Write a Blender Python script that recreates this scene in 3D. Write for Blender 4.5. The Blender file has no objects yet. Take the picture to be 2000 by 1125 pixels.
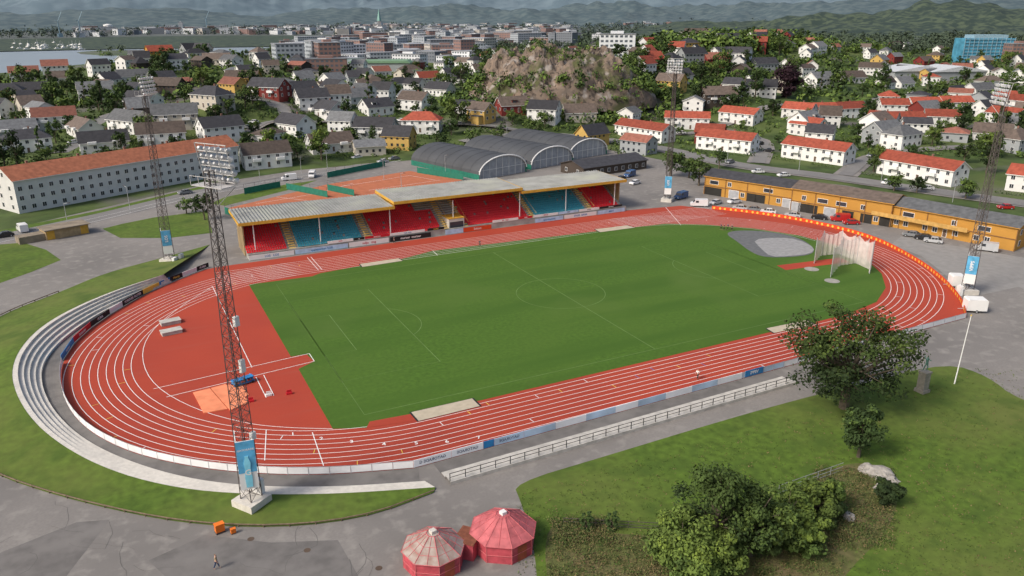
import bpy,math,random
import numpy as np
from mathutils import Vector,Matrix,noise
R=random.Random(7);C=bpy.context.scene.collection
# ---------- survey (drone position and bearings -> ground coordinates)
CAM=np.array([-77.283,-131.232,54.469]);YAW=1.1044;PIT=.33764;ROL=-.0024;FP=1530.2
F=np.array([math.cos(YAW)*math.cos(PIT),math.sin(YAW)*math.cos(PIT),-math.sin(PIT)])
RR=np.array([math.sin(YAW),-math.cos(YAW),0]);UU=np.cross(RR,F)
R2=RR*math.cos(ROL)+UU*math.sin(ROL);U2=np.cross(R2,F)
def S(u,v,z=0):
    d=F*FP+R2*(u-1000)+U2*(562.5-v);t=(z-CAM[2])/d[2];return (CAM[0]+d[0]*t,CAM[1]+d[1]*t)
def XL(u,y,z):
    a,b=-200,300
    for _ in range(40):
        m=(a+b)/2;d=np.array([m,y,z])-CAM;uu=1000+FP*(d@R2)/(d@F)
        if uu<u:a=m
        else:b=m
    return a
ctl=[(100,290,2),(570,265,7),(700,270,5),(820,260,4),(1060,240,8),(1180,270,2),(1300,280,0),(1500,300,0),(1750,240,2),(1950,205,4),
(60,230,5),(300,220,8),(200,180,15),(60,185,12),(450,170,23),(300,130,24),(400,110,26),(500,150,22),(540,190,15),(650,190,11),(750,170,8),(850,140,6),(820,210,6),(920,170,12),
(1000,200,14),(1100,200,16),(1230,200,14),(950,110,12),(1100,110,26),(1200,110,31),(1300,110,29),(1400,75,37),(1500,68,35),(1600,90,22),(1330,190,12),(1450,180,11),(1560,160,12),(1700,120,12),(1850,130,9),(1800,170,5),(1950,120,14),
(600,110,5),(600,60,5),(800,90,6),(800,50,6),(1000,80,6),(1000,45,6),(1300,40,8),(1700,60,14),(1900,90,14),(300,60,4),(300,45,4),(200,100,4),(1500,40,20),(2000,50,20),(2200,120,10),
(40,148,4),(-100,158,5),(168,120,4),(178,95,4),(60,70,3),(-60,70,3),(200,60,4),(-150,70,3)]
wet=[(20,112),(90,114),(-100,120),(-100,98),(20,95),(110,100),(-200,108),(60,52),(-100,52),(140,50),(0,46),(-300,50),(-250,100),(60,127),(-40,132),(20,86),(100,86),(-60,86)]
CT=np.array([list(S(u,v,z))+[z] for u,v,z in ctl]+[list(S(u,v,-1))+[-16] for u,v in wet]+[(-300,-200,0),(300,-200,0),(0,-400,0),(-300,50,0),(260,0,0),(-260,160,1)],float)
CS=(18+.035*np.hypot(CT[:,0]-CAM[0],CT[:,1]-CAM[1]))**2
def hN(x,y):
    x=np.asarray(x,float);y=np.asarray(y,float)
    w=1/((x[...,None]-CT[:,0])**2+(y[...,None]-CT[:,1])**2+CS)**2
    h=(w*CT[:,2]).sum(-1)/w.sum(-1)
    dx=np.maximum(np.abs(x-12)-152,0);dy=np.maximum(np.abs(y-0)-160,0);t=np.clip(np.hypot(dx,dy)/70,0,1)
    return h*t*t*(3-2*t)
def hz(x,y):return float(hN(np.array([x]),np.array([y]))[0])
def ST(u,v):
    d=F*FP+R2*(u-1000)+U2*(562.5-v);d=d/math.hypot(d[0],d[1]);t=np.concatenate([np.arange(60,900,2.5),np.arange(900,5000,12)])
    x=CAM[0]+d[0]*t;y=CAM[1]+d[1]*t;z=CAM[2]+d[2]*t;k=np.argmax(z<hN(x,y))
    if z[k]>=hN(x[k:k+1],y[k:k+1])[0]:k=len(t)-1
    return x[k],y[k],hz(x[k],y[k]),t[k]
# ---------- materials
MC={}
def M(n,c,rough=.8,var=.15,sc=1.,c2=None,rnd=0,bump=0,metal=0,spec=.3,detail=4,lo=.3,hi=.7):
    if n in MC:return MC[n]
    m=bpy.data.materials.new(n);m.use_nodes=True;N=m.node_tree.nodes;L=m.node_tree.links;b=N['Principled BSDF']
    b.inputs['Roughness'].default_value=rough;b.inputs['Metallic'].default_value=metal;b.inputs['Specular IOR Level'].default_value=spec
    g=N.new('ShaderNodeNewGeometry');t=N.new('ShaderNodeTexNoise');t.inputs['Scale'].default_value=sc;t.inputs['Detail'].default_value=detail;L.new(g.outputs['Position'],t.inputs['Vector'])
    r=N.new('ShaderNodeValToRGB');L.new(t.outputs['Fac'],r.inputs['Fac']);e=r.color_ramp.elements
    e[0].position=lo;e[1].position=hi
    a=c2 or [x*(1-var) for x in c];bb=c if c2 else [min(1,x*(1+var)) for x in c]
    e[0].color=(*a,1);e[1].color=(*bb,1);out=r.outputs['Color']
    if rnd:
        o=N.new('ShaderNodeObjectInfo');mp=N.new('ShaderNodeMapRange');mp.inputs[3].default_value=1-rnd;mp.inputs[4].default_value=1+rnd;L.new(o.outputs['Random'],mp.inputs[0])
        h=N.new('ShaderNodeHueSaturation');L.new(out,h.inputs['Color']);L.new(mp.outputs[0],h.inputs['Value']);out=h.outputs['Color']
    L.new(out,b.inputs['Base Color'])
    if bump:
        q=N.new('ShaderNodeBump');q.inputs['Strength'].default_value=bump;q.inputs['Distance'].default_value=.3;L.new(t.outputs['Fac'],q.inputs['Height']);L.new(q.outputs[0],b.inputs['Normal'])
    MC[n]=m;return m
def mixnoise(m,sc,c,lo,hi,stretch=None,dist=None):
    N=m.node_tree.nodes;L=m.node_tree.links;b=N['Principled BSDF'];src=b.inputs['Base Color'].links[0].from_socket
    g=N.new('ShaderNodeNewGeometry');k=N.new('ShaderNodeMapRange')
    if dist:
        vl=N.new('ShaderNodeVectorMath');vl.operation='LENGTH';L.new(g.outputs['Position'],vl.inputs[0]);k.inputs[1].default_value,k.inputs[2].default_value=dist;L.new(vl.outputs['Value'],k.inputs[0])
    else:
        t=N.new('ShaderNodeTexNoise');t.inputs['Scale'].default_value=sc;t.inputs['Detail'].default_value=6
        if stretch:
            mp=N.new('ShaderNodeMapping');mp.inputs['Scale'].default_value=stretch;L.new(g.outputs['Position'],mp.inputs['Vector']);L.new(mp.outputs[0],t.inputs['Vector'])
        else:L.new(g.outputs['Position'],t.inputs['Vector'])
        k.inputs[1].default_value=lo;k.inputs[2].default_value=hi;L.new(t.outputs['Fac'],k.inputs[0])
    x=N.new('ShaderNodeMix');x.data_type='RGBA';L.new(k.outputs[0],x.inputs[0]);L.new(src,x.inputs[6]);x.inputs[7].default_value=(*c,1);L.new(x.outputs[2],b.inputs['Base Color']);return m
asph=mixnoise(mixnoise(M('asphalt',(.225,.21,.195),.9,.1,3),.05,(.17,.16,.15),.4,.65),.5,(.26,.245,.225),.52,.7)
road=mixnoise(M('road_asphalt',(.18,.175,.17),.9,.1,2),.1,(.22,.215,.205),.4,.7)
dasph=mixnoise(M('dark_asphalt',(.145,.137,.13),.9,.15,.6),.15,(.185,.175,.165),.45,.65)
conc=mixnoise(M('concrete',(.60,.57,.51),.85,.1,2),.3,(.46,.44,.40),.48,.78)
track=mixnoise(mixnoise(M('track_red',(.38,.053,.026),.85,.06,4),.06,(.33,.046,.026),.4,.7),.6,(.35,.06,.035),.55,.75,(.1,1,1))
white=M('white_line',(.78,.76,.73),.7,.05);wpaint=M('white_paint',(.74,.74,.72),.6,.05,.5)
grass=mixnoise(M('pitch_grass',(.058,.125,.012),.9,.2,1.5),.04,(.068,.132,.015),.4,.7)
mixnoise(grass,.12,(.049,.110,.010),.45,.62,(.12,1,1));mixnoise(grass,.05,(.074,.135,.02),.55,.75,(1,1,1))
lawn=mixnoise(mixnoise(M('lawn',(.078,.132,.016),.95,.3,.9),.035,(.125,.145,.035),.42,.75),.2,(.052,.094,.013),.5,.75)
gard=mixnoise(mixnoise(M('garden',(.05,.08,.02),.95,.4,.15),.03,(.09,.12,.035),.45,.6),.02,(.12,.115,.10),.54,.62)
mixnoise(gard,1,(.10,.115,.11),0,1,dist=(700,1800))  # aerial haze painted in: ground colour fades to grey with distance
sand=M('sand',(.46,.40,.30),.95,.1,1);black=M('black',(.02,.02,.02),.6);red=M('red_paint',(.5,.02,.03),.5,.1);blue=M('blue_seat',(.06,.33,.42),.5,.1)
orange=M('ochre_paint',(.60,.34,.05),.6,.12);depo=M('depot_ochre',(.45,.23,.045),.7,.15,.4);yel=M('yellow_paint',(.75,.5,.08),.6,.1);rseat=M('red_seat',(.72,.03,.045),.5,.12);steel=M('galvanised_steel',(.42,.43,.44),.5,.15,metal=.3)
glass=M('window_glass',(.035,.04,.05),.15,.3,.2,spec=.6);bluead=M('blue_board',(.03,.2,.45),.5);dsteel=M('dark_steel',(.10,.085,.08),.6,.2,metal=.2);green=M('green_screen',(.02,.16,.11),.7);clay=M('clay_court',(.42,.14,.07),.95,.12,.5)
droof=M('grey_membrane',(.070,.074,.080),.65,.15,.12,bump=.1);oad=M('orange_board',(.62,.07,.02),.5,.08)
# ---------- mesh builder
class MB:
    def __init__(s):s.v=[];s.f=[];s.m=[]
    def poly(s,p,m=0):
        n=len(s.v);s.v+=[tuple(q) for q in p];s.f.append(tuple(range(n,n+len(p))));s.m.append(m)
    def box(s,x0,y0,z0,x1,y1,z1,m=0):
        n=len(s.v);s.v+=[(x0,y0,z0),(x1,y0,z0),(x1,y1,z0),(x0,y1,z0),(x0,y0,z1),(x1,y0,z1),(x1,y1,z1),(x0,y1,z1)]
        s.f+=[tuple(n+i for i in q) for q in ((0,3,2,1),(4,5,6,7),(0,1,5,4),(1,2,6,5),(2,3,7,6),(3,0,4,7))];s.m+=[m]*6
    def tube(s,p,q,r0,r1=None,n=4,m=0):
        r1=r0 if r1 is None else r1;p=Vector(p);q=Vector(q);d=(q-p)
        if d.length<1e-6:return
        a=d.normalized().orthogonal().normalized();b=d.normalized().cross(a);k=len(s.v)
        for c,r in((p,r0),(q,r1)):
            for i in range(n):
                t=2*math.pi*i/n+.78;s.v.append(tuple(c+a*(r*math.cos(t))+b*(r*math.sin(t))))
        for i in range(n):j=(i+1)%n;s.f.append((k+i,k+j,k+n+j,k+n+i));s.m.append(m)
        s.f.append(tuple(k+n-1-i for i in range(n)));s.f.append(tuple(k+n+i for i in range(n)));s.m+=[m,m]
    def prism(s,pf,y0,y1,m=0):
        n=len(pf);k=len(s.v);s.v+=[(x,y0,z) for x,z in pf]+[(x,y1,z) for x,z in pf]
        for i in range(n):j=(i+1)%n;s.f.append((k+i,k+j,k+n+j,k+n+i));s.m.append(m)
        s.f.append(tuple(k+n-1-i for i in range(n)));s.f.append(tuple(k+n+i for i in range(n)));s.m+=[m,m]
    def leaves(s,c,r,n,size,ms,rn,flat=.5):
        for i in range(n):
            d=Vector((rn.gauss(0,1),rn.gauss(0,1),rn.gauss(0,1))).normalized();k=rn.random()**.4
            p=Vector((c[0]+d.x*r[0]*k,c[1]+d.y*r[1]*k,c[2]+d.z*r[2]*k))
            nn=(d+Vector((rn.gauss(0,flat),rn.gauss(0,flat),rn.gauss(0,flat)+.45))).normalized();a=nn.orthogonal().normalized();b=nn.cross(a)
            t=rn.random()*6.28;a,b=a*math.cos(t)+b*math.sin(t),b*math.cos(t)-a*math.sin(t);w=size*rn.uniform(.6,1.2)
            s.poly([p-a*w*.5,p-b*w*.35,p+a*w*.6,p+b*w*.35],rn.choice(ms))
    def mesh(s,n,mats):
        me=bpy.data.meshes.new(n);me.from_pydata(s.v,[],s.f)
        for x in mats:me.materials.append(x)
        me.polygons.foreach_set('material_index',s.m);me.update();return me
def O(n,data,parent=None,loc=(0,0,0),rz=0,label=None,cat=None,group=None,kind=None,rot=None,sc=None):
    o=bpy.data.objects.new(n,data);o.location=loc;o.rotation_euler=rot or (0,0,rz)
    if sc:o.scale=sc if hasattr(sc,'__len__') else (sc,sc,sc)
    C.objects.link(o)
    if parent:o.parent=parent
    if label:o['label']=label
    if cat:o['category']=cat
    if group:o['group']=group
    if kind:o['kind']=kind
    return o
def E(n,loc,rz,label,cat,group=None,sc=None):
    o=O(n,None,None,loc,rz,label,cat,group,sc=sc);o.empty_display_size=.2;return o
def sheet(n,pts,z,mat,kind='structure',**k):
    b=MB();pts=[(p[0],p[1],z) for p in pts]
    a=sum(pts[i][0]*pts[(i+1)%len(pts)][1]-pts[(i+1)%len(pts)][0]*pts[i][1] for i in range(len(pts)))
    if a<0:pts=pts[::-1]
    b.poly(pts);return O(n,b.mesh(n,[mat]),kind=kind,**k)
def chaikin(p,n=2,closed=False):
    for _ in range(n):
        q=[] if closed else [p[0]]
        for i in range(len(p) if closed else len(p)-1):
            a=p[i];b=p[(i+1)%len(p)];q.append(tuple(.75*x+.25*y for x,y in zip(a,b)));q.append(tuple(.25*x+.75*y for x,y in zip(a,b)))
        if not closed:q.append(p[-1])
        p=q
    return p
def resamp(p,n):
    p=np.array(p,float);d=np.r_[0,np.cumsum(np.linalg.norm(np.diff(p,axis=0),axis=1))];t=np.linspace(0,d[-1],n)
    return [tuple(np.interp(x,d,p[:,i]) for i in range(p.shape[1])) for x in t]
def text(s,size,parent,loc,rot,m,mir=False,name='lettering',label=None):
    cu=bpy.data.curves.new('t','FONT');cu.body=s;cu.size=size;cu.align_x='CENTER';cu.align_y='CENTER';cu.resolution_u=2;cu.offset=size*.02
    t=bpy.data.objects.new('t',cu);me=bpy.data.meshes.new_from_object(t);me.materials.clear();me.materials.append(m);bpy.data.objects.remove(t)
    return O(name,me,parent,loc,rot=rot,sc=(-1,1,1) if mir else None,kind=None if parent else 'structure')
def strip(b,pts,w,z,m=0,closed=False):
    n=len(pts);L=[];Rt=[]
    for i in range(n):
        a=pts[(i-1)%n] if closed or i else pts[i];c=pts[(i+1)%n] if closed or i<n-1 else pts[i]
        dx,dy=c[0]-a[0],c[1]-a[1];l=math.hypot(dx,dy) or 1;nx,ny=-dy/l*w/2,dx/l*w/2;zz=z(pts[i]) if callable(z) else z
        L.append((pts[i][0]+nx,pts[i][1]+ny,zz));Rt.append((pts[i][0]-nx,pts[i][1]-ny,zz))
    for i in range(n if closed else n-1):
        j=(i+1)%n;b.poly([Rt[i],Rt[j],L[j],L[i]],m)
# ---------- terrain
n=200;t=np.linspace(-1,1,n);xs=60+420*t+9500*t**5;ys=240+420*t+9500*t**5
X,Y=np.meshgrid(xs,ys);Z=hN(X,Y)
b=MB();b.v=[(float(a),float(c),float(d)) for a,c,d in zip(X.ravel(),Y.ravel(),Z.ravel())]
b.f=[(j*n+i,j*n+i+1,(j+1)*n+i+1,(j+1)*n+i) for j in range(n-1) for i in range(n-1)];b.m=[0]*len(b.f)
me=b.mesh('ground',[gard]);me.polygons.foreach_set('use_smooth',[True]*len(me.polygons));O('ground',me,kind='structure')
wat=M('fjord_water',(.26,.30,.33),.3,.06,.01,spec=.5)
dirL=math.atan2(F[1],F[0])
def pol(a,r):return (CAM[0]+r*math.cos(dirL+a),CAM[1]+r*math.sin(dirL+a))
sheet('water',[pol(.30,600),pol(.9,600),pol(1.1,9000),pol(.12,9000),pol(.2,1500)],-1,wat)
def ridge(name,r0,r1,amp,seed,mat,a0=-.8,a1=.9,base=0,env=None,na=420,nr=22,fr=7,bm=.1):
    b=MB()
    for i in range(na):
        a=a0+(a1-a0)*i/(na-1)
        for j in range(nr):
            r=r0+(r1-r0)*j/(nr-1);x,y=pol(a,r);e=math.sin(math.pi*min(1,j/(nr-1)*.98+.01))**.7
            h=noise.fractal(Vector((x/r1*fr+seed,y/r1*fr,seed)),.9,2,6)*.6+.75+bm*noise.noise(Vector((x/45,y/45,0)))
            b.v.append((x,y,base+amp*e*max(.05,h)*(env(a) if env else 1)))
    b.f=[(i*nr+j,(i+1)*nr+j,(i+1)*nr+j+1,i*nr+j+1) for i in range(na-1) for j in range(nr-1)];b.m=[0]*len(b.f)
    me=b.mesh(name,[mat]);me.polygons.foreach_set('use_smooth',[True]*len(me.polygons));O(name,me,kind='structure')
sm=lambda x:max(0,min(1,x))
f1=M('near_forest_hazed',(.07,.095,.06),.95,.3,.07,c2=(.028,.046,.038),bump=1,detail=12,lo=.44,hi=.6);f2=M('mid_forest_hazed',(.10,.135,.14),.95,.3,.03,c2=(.06,.092,.105),detail=12,lo=.42,hi=.6);f3=M('far_forest_hazed',(.135,.185,.215),.95,.3,.008,c2=(.10,.145,.175),detail=12,lo=.42,hi=.6)  # aerial haze put into the forest colours, bluer on farther ridges
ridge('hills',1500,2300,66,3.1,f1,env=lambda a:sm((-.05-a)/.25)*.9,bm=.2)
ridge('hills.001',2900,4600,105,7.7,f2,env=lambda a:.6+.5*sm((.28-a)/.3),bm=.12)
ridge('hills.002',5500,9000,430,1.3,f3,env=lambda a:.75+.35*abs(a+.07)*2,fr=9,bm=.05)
# ---------- roads
blk=[]
def rd(name,pix,w):
    p=[ST(u,v)[:2] for u,v in pix];p=resamp(chaikin(p,2),60);b=MB();strip(b,p,w,lambda q:hz(q[0],q[1])+.3);strip(b,p,w+3.4,lambda q:hz(q[0],q[1])+.18,1);O(name,b.mesh('road',[road,asph]),kind='structure')
    for q in resamp(p,120):blk.append((q[0],q[1],w/2+4.5))
rd('road',[(900,278),(1000,262),(1165,268),(1300,292),(1430,325),(1600,345),(1800,372),(2100,412)],8)
rd('road',[(470,262),(520,235),(600,240),(720,235),(960,245),(1060,265)],6)
rd('road',[(120,300),(200,232),(290,200),(370,180)],5);rd('road',[(560,235),(540,200),(470,195),(370,180)],5)
rd('road',[(1400,250),(1560,205),(1700,200),(1850,178),(2050,160)],6);rd('road',[(1480,320),(1500,275),(1420,250),(1300,262)],5)
rd('road',[(1650,345),(1700,300),(1900,290),(2080,285)],5)
A=[S(*p) for p in[(-350,540),(0,452),(400,360),(560,336),(700,314),(830,298),(1000,290),(1165,288),(1290,312),(1400,336),(1650,362),(2000,425)]]+[S(2300,480),(185,-110),(20,-140),(-140,-135)]
sheet('pavement',A,.01,asph)
b=MB();P=[S(*p) for p in[(-300,522),(0,466),(200,423),(400,374),(560,349),(700,326),(800,304)]];strip(b,resamp(P,40),9,.03);O('road',b.mesh('road',[road]),kind='structure')
b=MB();strip(b,resamp([(x-1.5,y-5.2) for x,y in P],40),.15,.05);strip(b,resamp([(x,y) for x,y in P],40),.12,.05);O('road_markings',b.mesh('m',[white]),kind='structure')
def lawns(n,px,m=lawn,z=.03):return sheet(n,[S(*p) for p in px],z,m)
lawns('lawn',[(200,447),(240,437),(300,425),(405,412),(415,455),(330,465),(235,465)]);lawns('lawn',[(-90,485),(45,474),(90,488),(119,508),(60,532),(0,553),(-120,590)])
lawns('lawn',chaikin([(1002,945),(1180,892),(1400,825),(1560,780),(1700,745),(1850,708),(1930,735),(1985,780),(2150,830),(2300,1300),(1060,1300),(1045,1060),(1015,975)],2,True))
lawns('lawn',[(0,462),(200,419),(400,369),(400,362),(200,410),(0,450)],lawn,.022);lawns('lawn',[(410,398),(440,385),(560,360),(620,352),(560,372),(440,402)],lawn,.022)
# ---------- track
FL=[(487,513),(408,524),(385,533),(333,553),(280,578),(240,601),(215,616),(178,642),(145,672),(122,708),(117,740),(127,788),(165,838),(245,882),(350,908),(460,924),(620,930),(808,915)]
FR=[(1530,718),(1885,622),(1880,598),(1862,572),(1830,540),(1790,512),(1740,484),(1700,467),(1640,449),(1560,432),(1480,419),(1390,409),(1330,402),(1225,411)]
fenceL=resamp(chaikin([S(*p) for p in FL],2),70);FRw=[S(*p) for p in FR]
sheet('running_track',fenceL+FRw,.03,track)
G=[(486,556),(568,697),(598,692),(614,706),(583,721),(650,838),(715,836),(800,812),(940,782),(1500,650),(1590,630),(1660,612),(1712,590),(1730,562),(1722,535),(1695,510),(1640,481),(1560,460),(1470,446),(1380,439),(1300,437),(1240,444),(1165,452),(845,490),(785,506),(712,518),(625,534),(610,540)]
sheet('pitch_grass',[S(*p) for p in G],.045,grass)
lm=MB();ox=-1.7
def arc(cx,r,a0,a1,n=60):return [(cx+r*math.cos(a0+(a1-a0)*i/n),r*math.sin(a0+(a1-a0)*i/n)) for i in range(n+1)]
pi=math.pi
for i in range(9):
    r=36.6+1.22*i;strip(lm,arc(ox-42.2,r,pi/2,1.5*pi)+arc(ox+42.2,r,-pi/2,pi/2),.10,.05,closed=True)
    strip(lm,[(ox+42,r),(76,r)],.1,.052);strip(lm,[(-62,r),(ox-42,r)],.1,.052)
for px in([(600,503),(622,528)],[(607,502),(629,527)],[(415,560),(492,718)],[(300,760),(604,691)],[(325,776),(614,706)],[(604,691),(614,706)],[(500,737),(520,777)],[(515,733),(535,773)],[(845,490),(855,499)],[(610,845),(632,910)],[(520,840),(517,900)],[(1300,405),(1330,440)]):strip(lm,[S(*p) for p in px],.12,.055)
strip(lm,[S(*p) for p in chaikin([(415,560),(350,600),(290,650),(274,700),(300,755),(380,800),(480,828),(560,836),(650,838)],2)],.1,.054)
for i in range(14):
    x=-42+i*4.1+R.uniform(-1,1);k=R.randrange(8);strip(lm,[(x,-36.7-1.22*k),(x+.1,-37.7-1.22*k)],.11,.056,R.choice([1,1,2,0]))
for i in range(24):
    a=pi/2+pi*i/24;k=R.randrange(8);r=36.7+1.22*k;strip(lm,[(ox-42.2+r*math.cos(a),r*math.sin(a)),(ox-42.2+(r+1)*math.cos(a),(r+1)*math.sin(a))],.1,.056,R.choice([0,1,1]))
    a=-a+pi;strip(lm,[(ox+42.2-r*math.cos(a+pi),r*math.sin(a)),(ox+42.2-(r+1)*math.cos(a+pi),(r+1)*math.sin(a))],.1,.056,0)
O('track_markings',lm.mesh('tm',[white,yel,bluead]),kind='structure')
for i,(u,v) in enumerate([(572,848),(628,857),(687,863),(750,868),(813,866),(873,863),(935,855)]):
    x,y=S(u,v);text(str(i+1),1.05,None,(x,y,.06),(0,0,math.radians(-8)),white,name='lane_number')
pm=MB();gl=M('pitch_line',(.14,.23,.07),.8,.25,.3);Lx,Ly=51.2,32.2
def rect(x0,y0,x1,y1):strip(pm,[(x0,y0),(x1,y0),(x1,y1),(x0,y1)],.11,.06,closed=True)
rect(-Lx,-Ly,Lx,Ly);strip(pm,[(0,-Ly),(0,Ly)],.12,.062);strip(pm,[(9.15*math.cos(a*pi/30),9.15*math.sin(a*pi/30)) for a in range(60)],.1,.064,closed=True)
for s in(-1,1):
    rect(s*Lx,-20.15,s*(Lx-16.5),20.15);rect(s*Lx,-9.16,s*(Lx-5.5),9.16)
    strip(pm,[(s*(Lx-11-9.15*math.cos(a)),9.15*math.sin(a)) for a in [(-.92+1.84*i/16) for i in range(17)]],.1,.066)
O('pitch_markings',pm.mesh('pm',[gl]),kind='structure')
for q in([(803,806),(922,779),(937,794),(818,823)],[(703,516),(778,505),(786,510),(708,522)],[(1497,642),(1575,626),(1590,634),(1512,651)],[(1162,448),(1225,441),(1240,445),(1172,454)]):
    P=[S(*p) for p in q];c=np.mean(P,0);sheet('sand_pit',[c+(np.array(p)-c)*1.06 for p in P],.07,black);sheet('sand_pit',P,.08,sand)
lawns('shot_put_sector',chaikin([(1415,456),(1440,450),(1500,452),(1560,464),(1592,485),(1586,498),(1540,503),(1490,503),(1462,490),(1440,472)],2,True),M('gravel_dark',(.13,.135,.14),.95),.07)
lawns('shot_put_sector',chaikin([(1470,468),(1520,464),(1560,468),(1592,485),(1584,496),(1540,501),(1505,502),(1485,485)],1,True),M('gravel_light',(.28,.28,.28),.95),.08)
lawns('runway',[(1517,519),(1640,504),(1660,512),(1535,528)],track,.07)
lawns('runway',[(716,836),(722,824),(808,808),(812,822)],track,.062)
cpale=M('circle_pad',(.30,.29,.26),.9)
for u,v in((1585,526),(1625,549)):
    x,y=S(u,v);sheet('throwing_circle',[(x+1.6*math.cos(a*.4),y+1.6*math.sin(a*.4)) for a in range(16)],.075,cpale)
def mats(px,z,name,label,cat,m,h):
    P=[S(*p) for p in px];b=MB()
    a=[(*p,z) for p in P];c=[(*p,z+h) for p in P];b.poly(c)
    for i in range(4):b.poly([a[i],a[(i+1)%4],c[(i+1)%4],c[i]])
    O(name,b.mesh(name,[m]),label=label,cat=cat)
om=M('mat_orange',(.78,.26,.13),.8,.15,.6)
mats([(377,768),(410,760),(445,800),(398,808)],.04,'landing_mat','flat orange mat lying on the red track surface','mat',om,.12)
mats([(412,760),(440,752),(490,786),(450,803)],.04,'landing_mat','flat orange mat with folded edge on red surface','mat',om,.15)
mats([(440,754),(470,750),(486,772),(470,782)],.04,'landing_mat','small orange mat on the red infield surface','mat',om,.1)
gm=M('weathered_board',(.45,.43,.39),.9,.2,.8)
for u,v in((333,632),(335,651)):
    x,y=S(u,v);o=E('mat_stack',(x,y,.03),math.radians(8),'grey stack of covered mats on red infield','mat stack','covered mat stacks')
    b=MB();b.box(-1.7,-.9,0,1.7,.9,.6);b.box(-1.8,-1.0,.601,1.8,1.0,.68);O('cover',b.mesh('c',[gm]),o)
x,y=S(475,750);o=E('hurdle_cart',(x,y,.04),.3,'blue metal hurdle cart on the red infield','cart');b=MB()
for i in range(4):b.box(-1.6+i,-.6,.3,-1.5+i,.6,1.1);
b.box(-1.7,-.6,.2,1.7,-.5,.4);b.box(-1.7,.5,.2,1.7,.6,.4);b.box(-1.7,-.55,.9,1.7,.55,1.0);O('frame',b.mesh('f',[bluead]),o)
for sx in(-1.3,1.3):
    for sy in(-.7,.7):b=MB();b.tube((sx,sy-.05,.2),(sx,sy+.05,.2),.2,n=10);O('wheel',b.mesh('w',[black]),o)
for u,v,c in((565,770,red),(490,785,red),(525,773,wpaint)):
    x,y=S(u,v);b=MB();b.box(-.45,-.25,0,.45,.25,.3);b.box(-.35,-.05,.301,.35,.05,.7);O('marker_box',b.mesh('b',[c]),loc=(x,y,.04),label='small marker box with sign on the red track',cat='box')
# ---------- fences & boards
def lw(a,b):return math.hypot(b[0]-a[0],b[1]-a[1])
def board(p,q,h,m,txt=None,tm=None,z0=0,mir=False,disc=None,name='advertising_board',label=None,group='advertising boards round the track',ts=.62):
    L=lw(p,q);o=E(name,((p[0]+q[0])/2,(p[1]+q[1])/2,z0),math.atan2(q[1]-p[1],q[0]-p[0]),label or 'coloured advertising board standing along the track edge','advertising board',group)
    b=MB();b.box(-L/2+.03,-.04,.12,L/2-.03,.04,h);O('panel',b.mesh('p',[m]),o)
    b=MB()
    for x in(-L/2+.1,0,L/2-.1):b.box(x-.04,.04,0,x+.04,.1,h)
    O('posts',b.mesh('p',[steel]),o)
    if txt:
        s=h*ts;s=min(s,L*1.5/max(2,len(txt)));text(txt,s,o,(0,-.05,.06+h/2),(pi/2,0,0),tm or white,mir=mir)
    if disc:
        b=MB()
        for x in(-L*.28,L*.28):b.poly([(x+h*.3*math.cos(a*.524),-.05,h*.52+h*.3*math.sin(a*.524)) for a in range(12)],0)
        O('emblem',b.mesh('e',[disc]),o)
    return o
bs=[(408,522),(385,531),(357,542),(333,551),(312,561),(280,576),(240,599),(215,614),(178,640),(145,670),(121,706)]
bt=[('PUMA',black,white),(None,wpaint,None),('Hertz',black,yel),('LOS',bluead,white),(None,yel,None),('FOREVER FASTER',black,white),('',wpaint,None),('PUMA',black,white),('Santander',red,white),('muriser',bluead,white)]
for i,(tx,m,tm) in enumerate(bt):
    p,q=S(*bs[i]),S(*bs[i+1]);board(q,p,1.15,m,tx or None,tm,label='advertising board on the terrace side of the track bend')
def fence(pts,h,name,label,pm,step=3,sheetm=None):
    n=max(2,int(sum(lw(pts[i],pts[i+1]) for i in range(len(pts)-1))/step));P=resamp(pts,n+1)
    o=E(name,(P[0][0],P[0][1],0),0,label,'fence')
    for i in range(n):
        p,q=P[i],P[i+1];L=lw(p,q);b=MB();b.box(0,-.03,0,.06,.03,h+.05);b.box(.06,-.02,h-.04,L,.02,h+.02);b.box(.06,-.02,.12,L,.02,.17)
        if sheetm:b.box(.06,-.01,.17,L-.02,.01,h-.06,1)
        else:
            b.box(.06,-.02,h*.5,L,.02,h*.5+.05)
        O('fence_panel',b.mesh('fp',[pm,sheetm or pm]),o,(p[0]-P[0][0],p[1]-P[0][1],0),math.atan2(q[1]-p[1],q[0]-p[0]))
wf=M('white_fence_sheet',(.80,.80,.80),.7,.12,.4);bf=M('bluish_banner',(.45,.58,.72),.7,.3,.25);pb_=M('pale_banner',(.80,.82,.84),.7,.08,.3)
i0=min(range(70),key=lambda i:lw(fenceL[i],S(120,715)));fence(fenceL[i0:],1.15,'track_fence','low white panelled fence following the running track bend',steel,2.6,wf)
A0=S(808,915);A1=S(1530,718);A2=S(1885,622)
def al(t,a=A0,c=A1):return (a[0]+(c[0]-a[0])*t,a[1]+(c[1]-a[1])*t)
tg=M('grey_letter',(.12,.14,.2),.6)
cur=0;L=lw(A0,A1)
for i,(w,m,tx) in enumerate([(5.2,pb_,'GATORADE G'),(4.6,pb_,'GATORADE'),(1.6,bluead,None),(4.5,bf,'GATORADE'),(5,bf,None),(5,pb_,None),(5,bf,None),(4,pb_,None),(5,bf,None),(5,pb_,None),(5,bf,None),(5,pb_,None)]):
    board(al(cur/L),al((cur+w)/L),1.15,m,tx,tg,mir=True,label='pale banner on the fence beside the track straight',ts=.5);cur+=w
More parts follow.
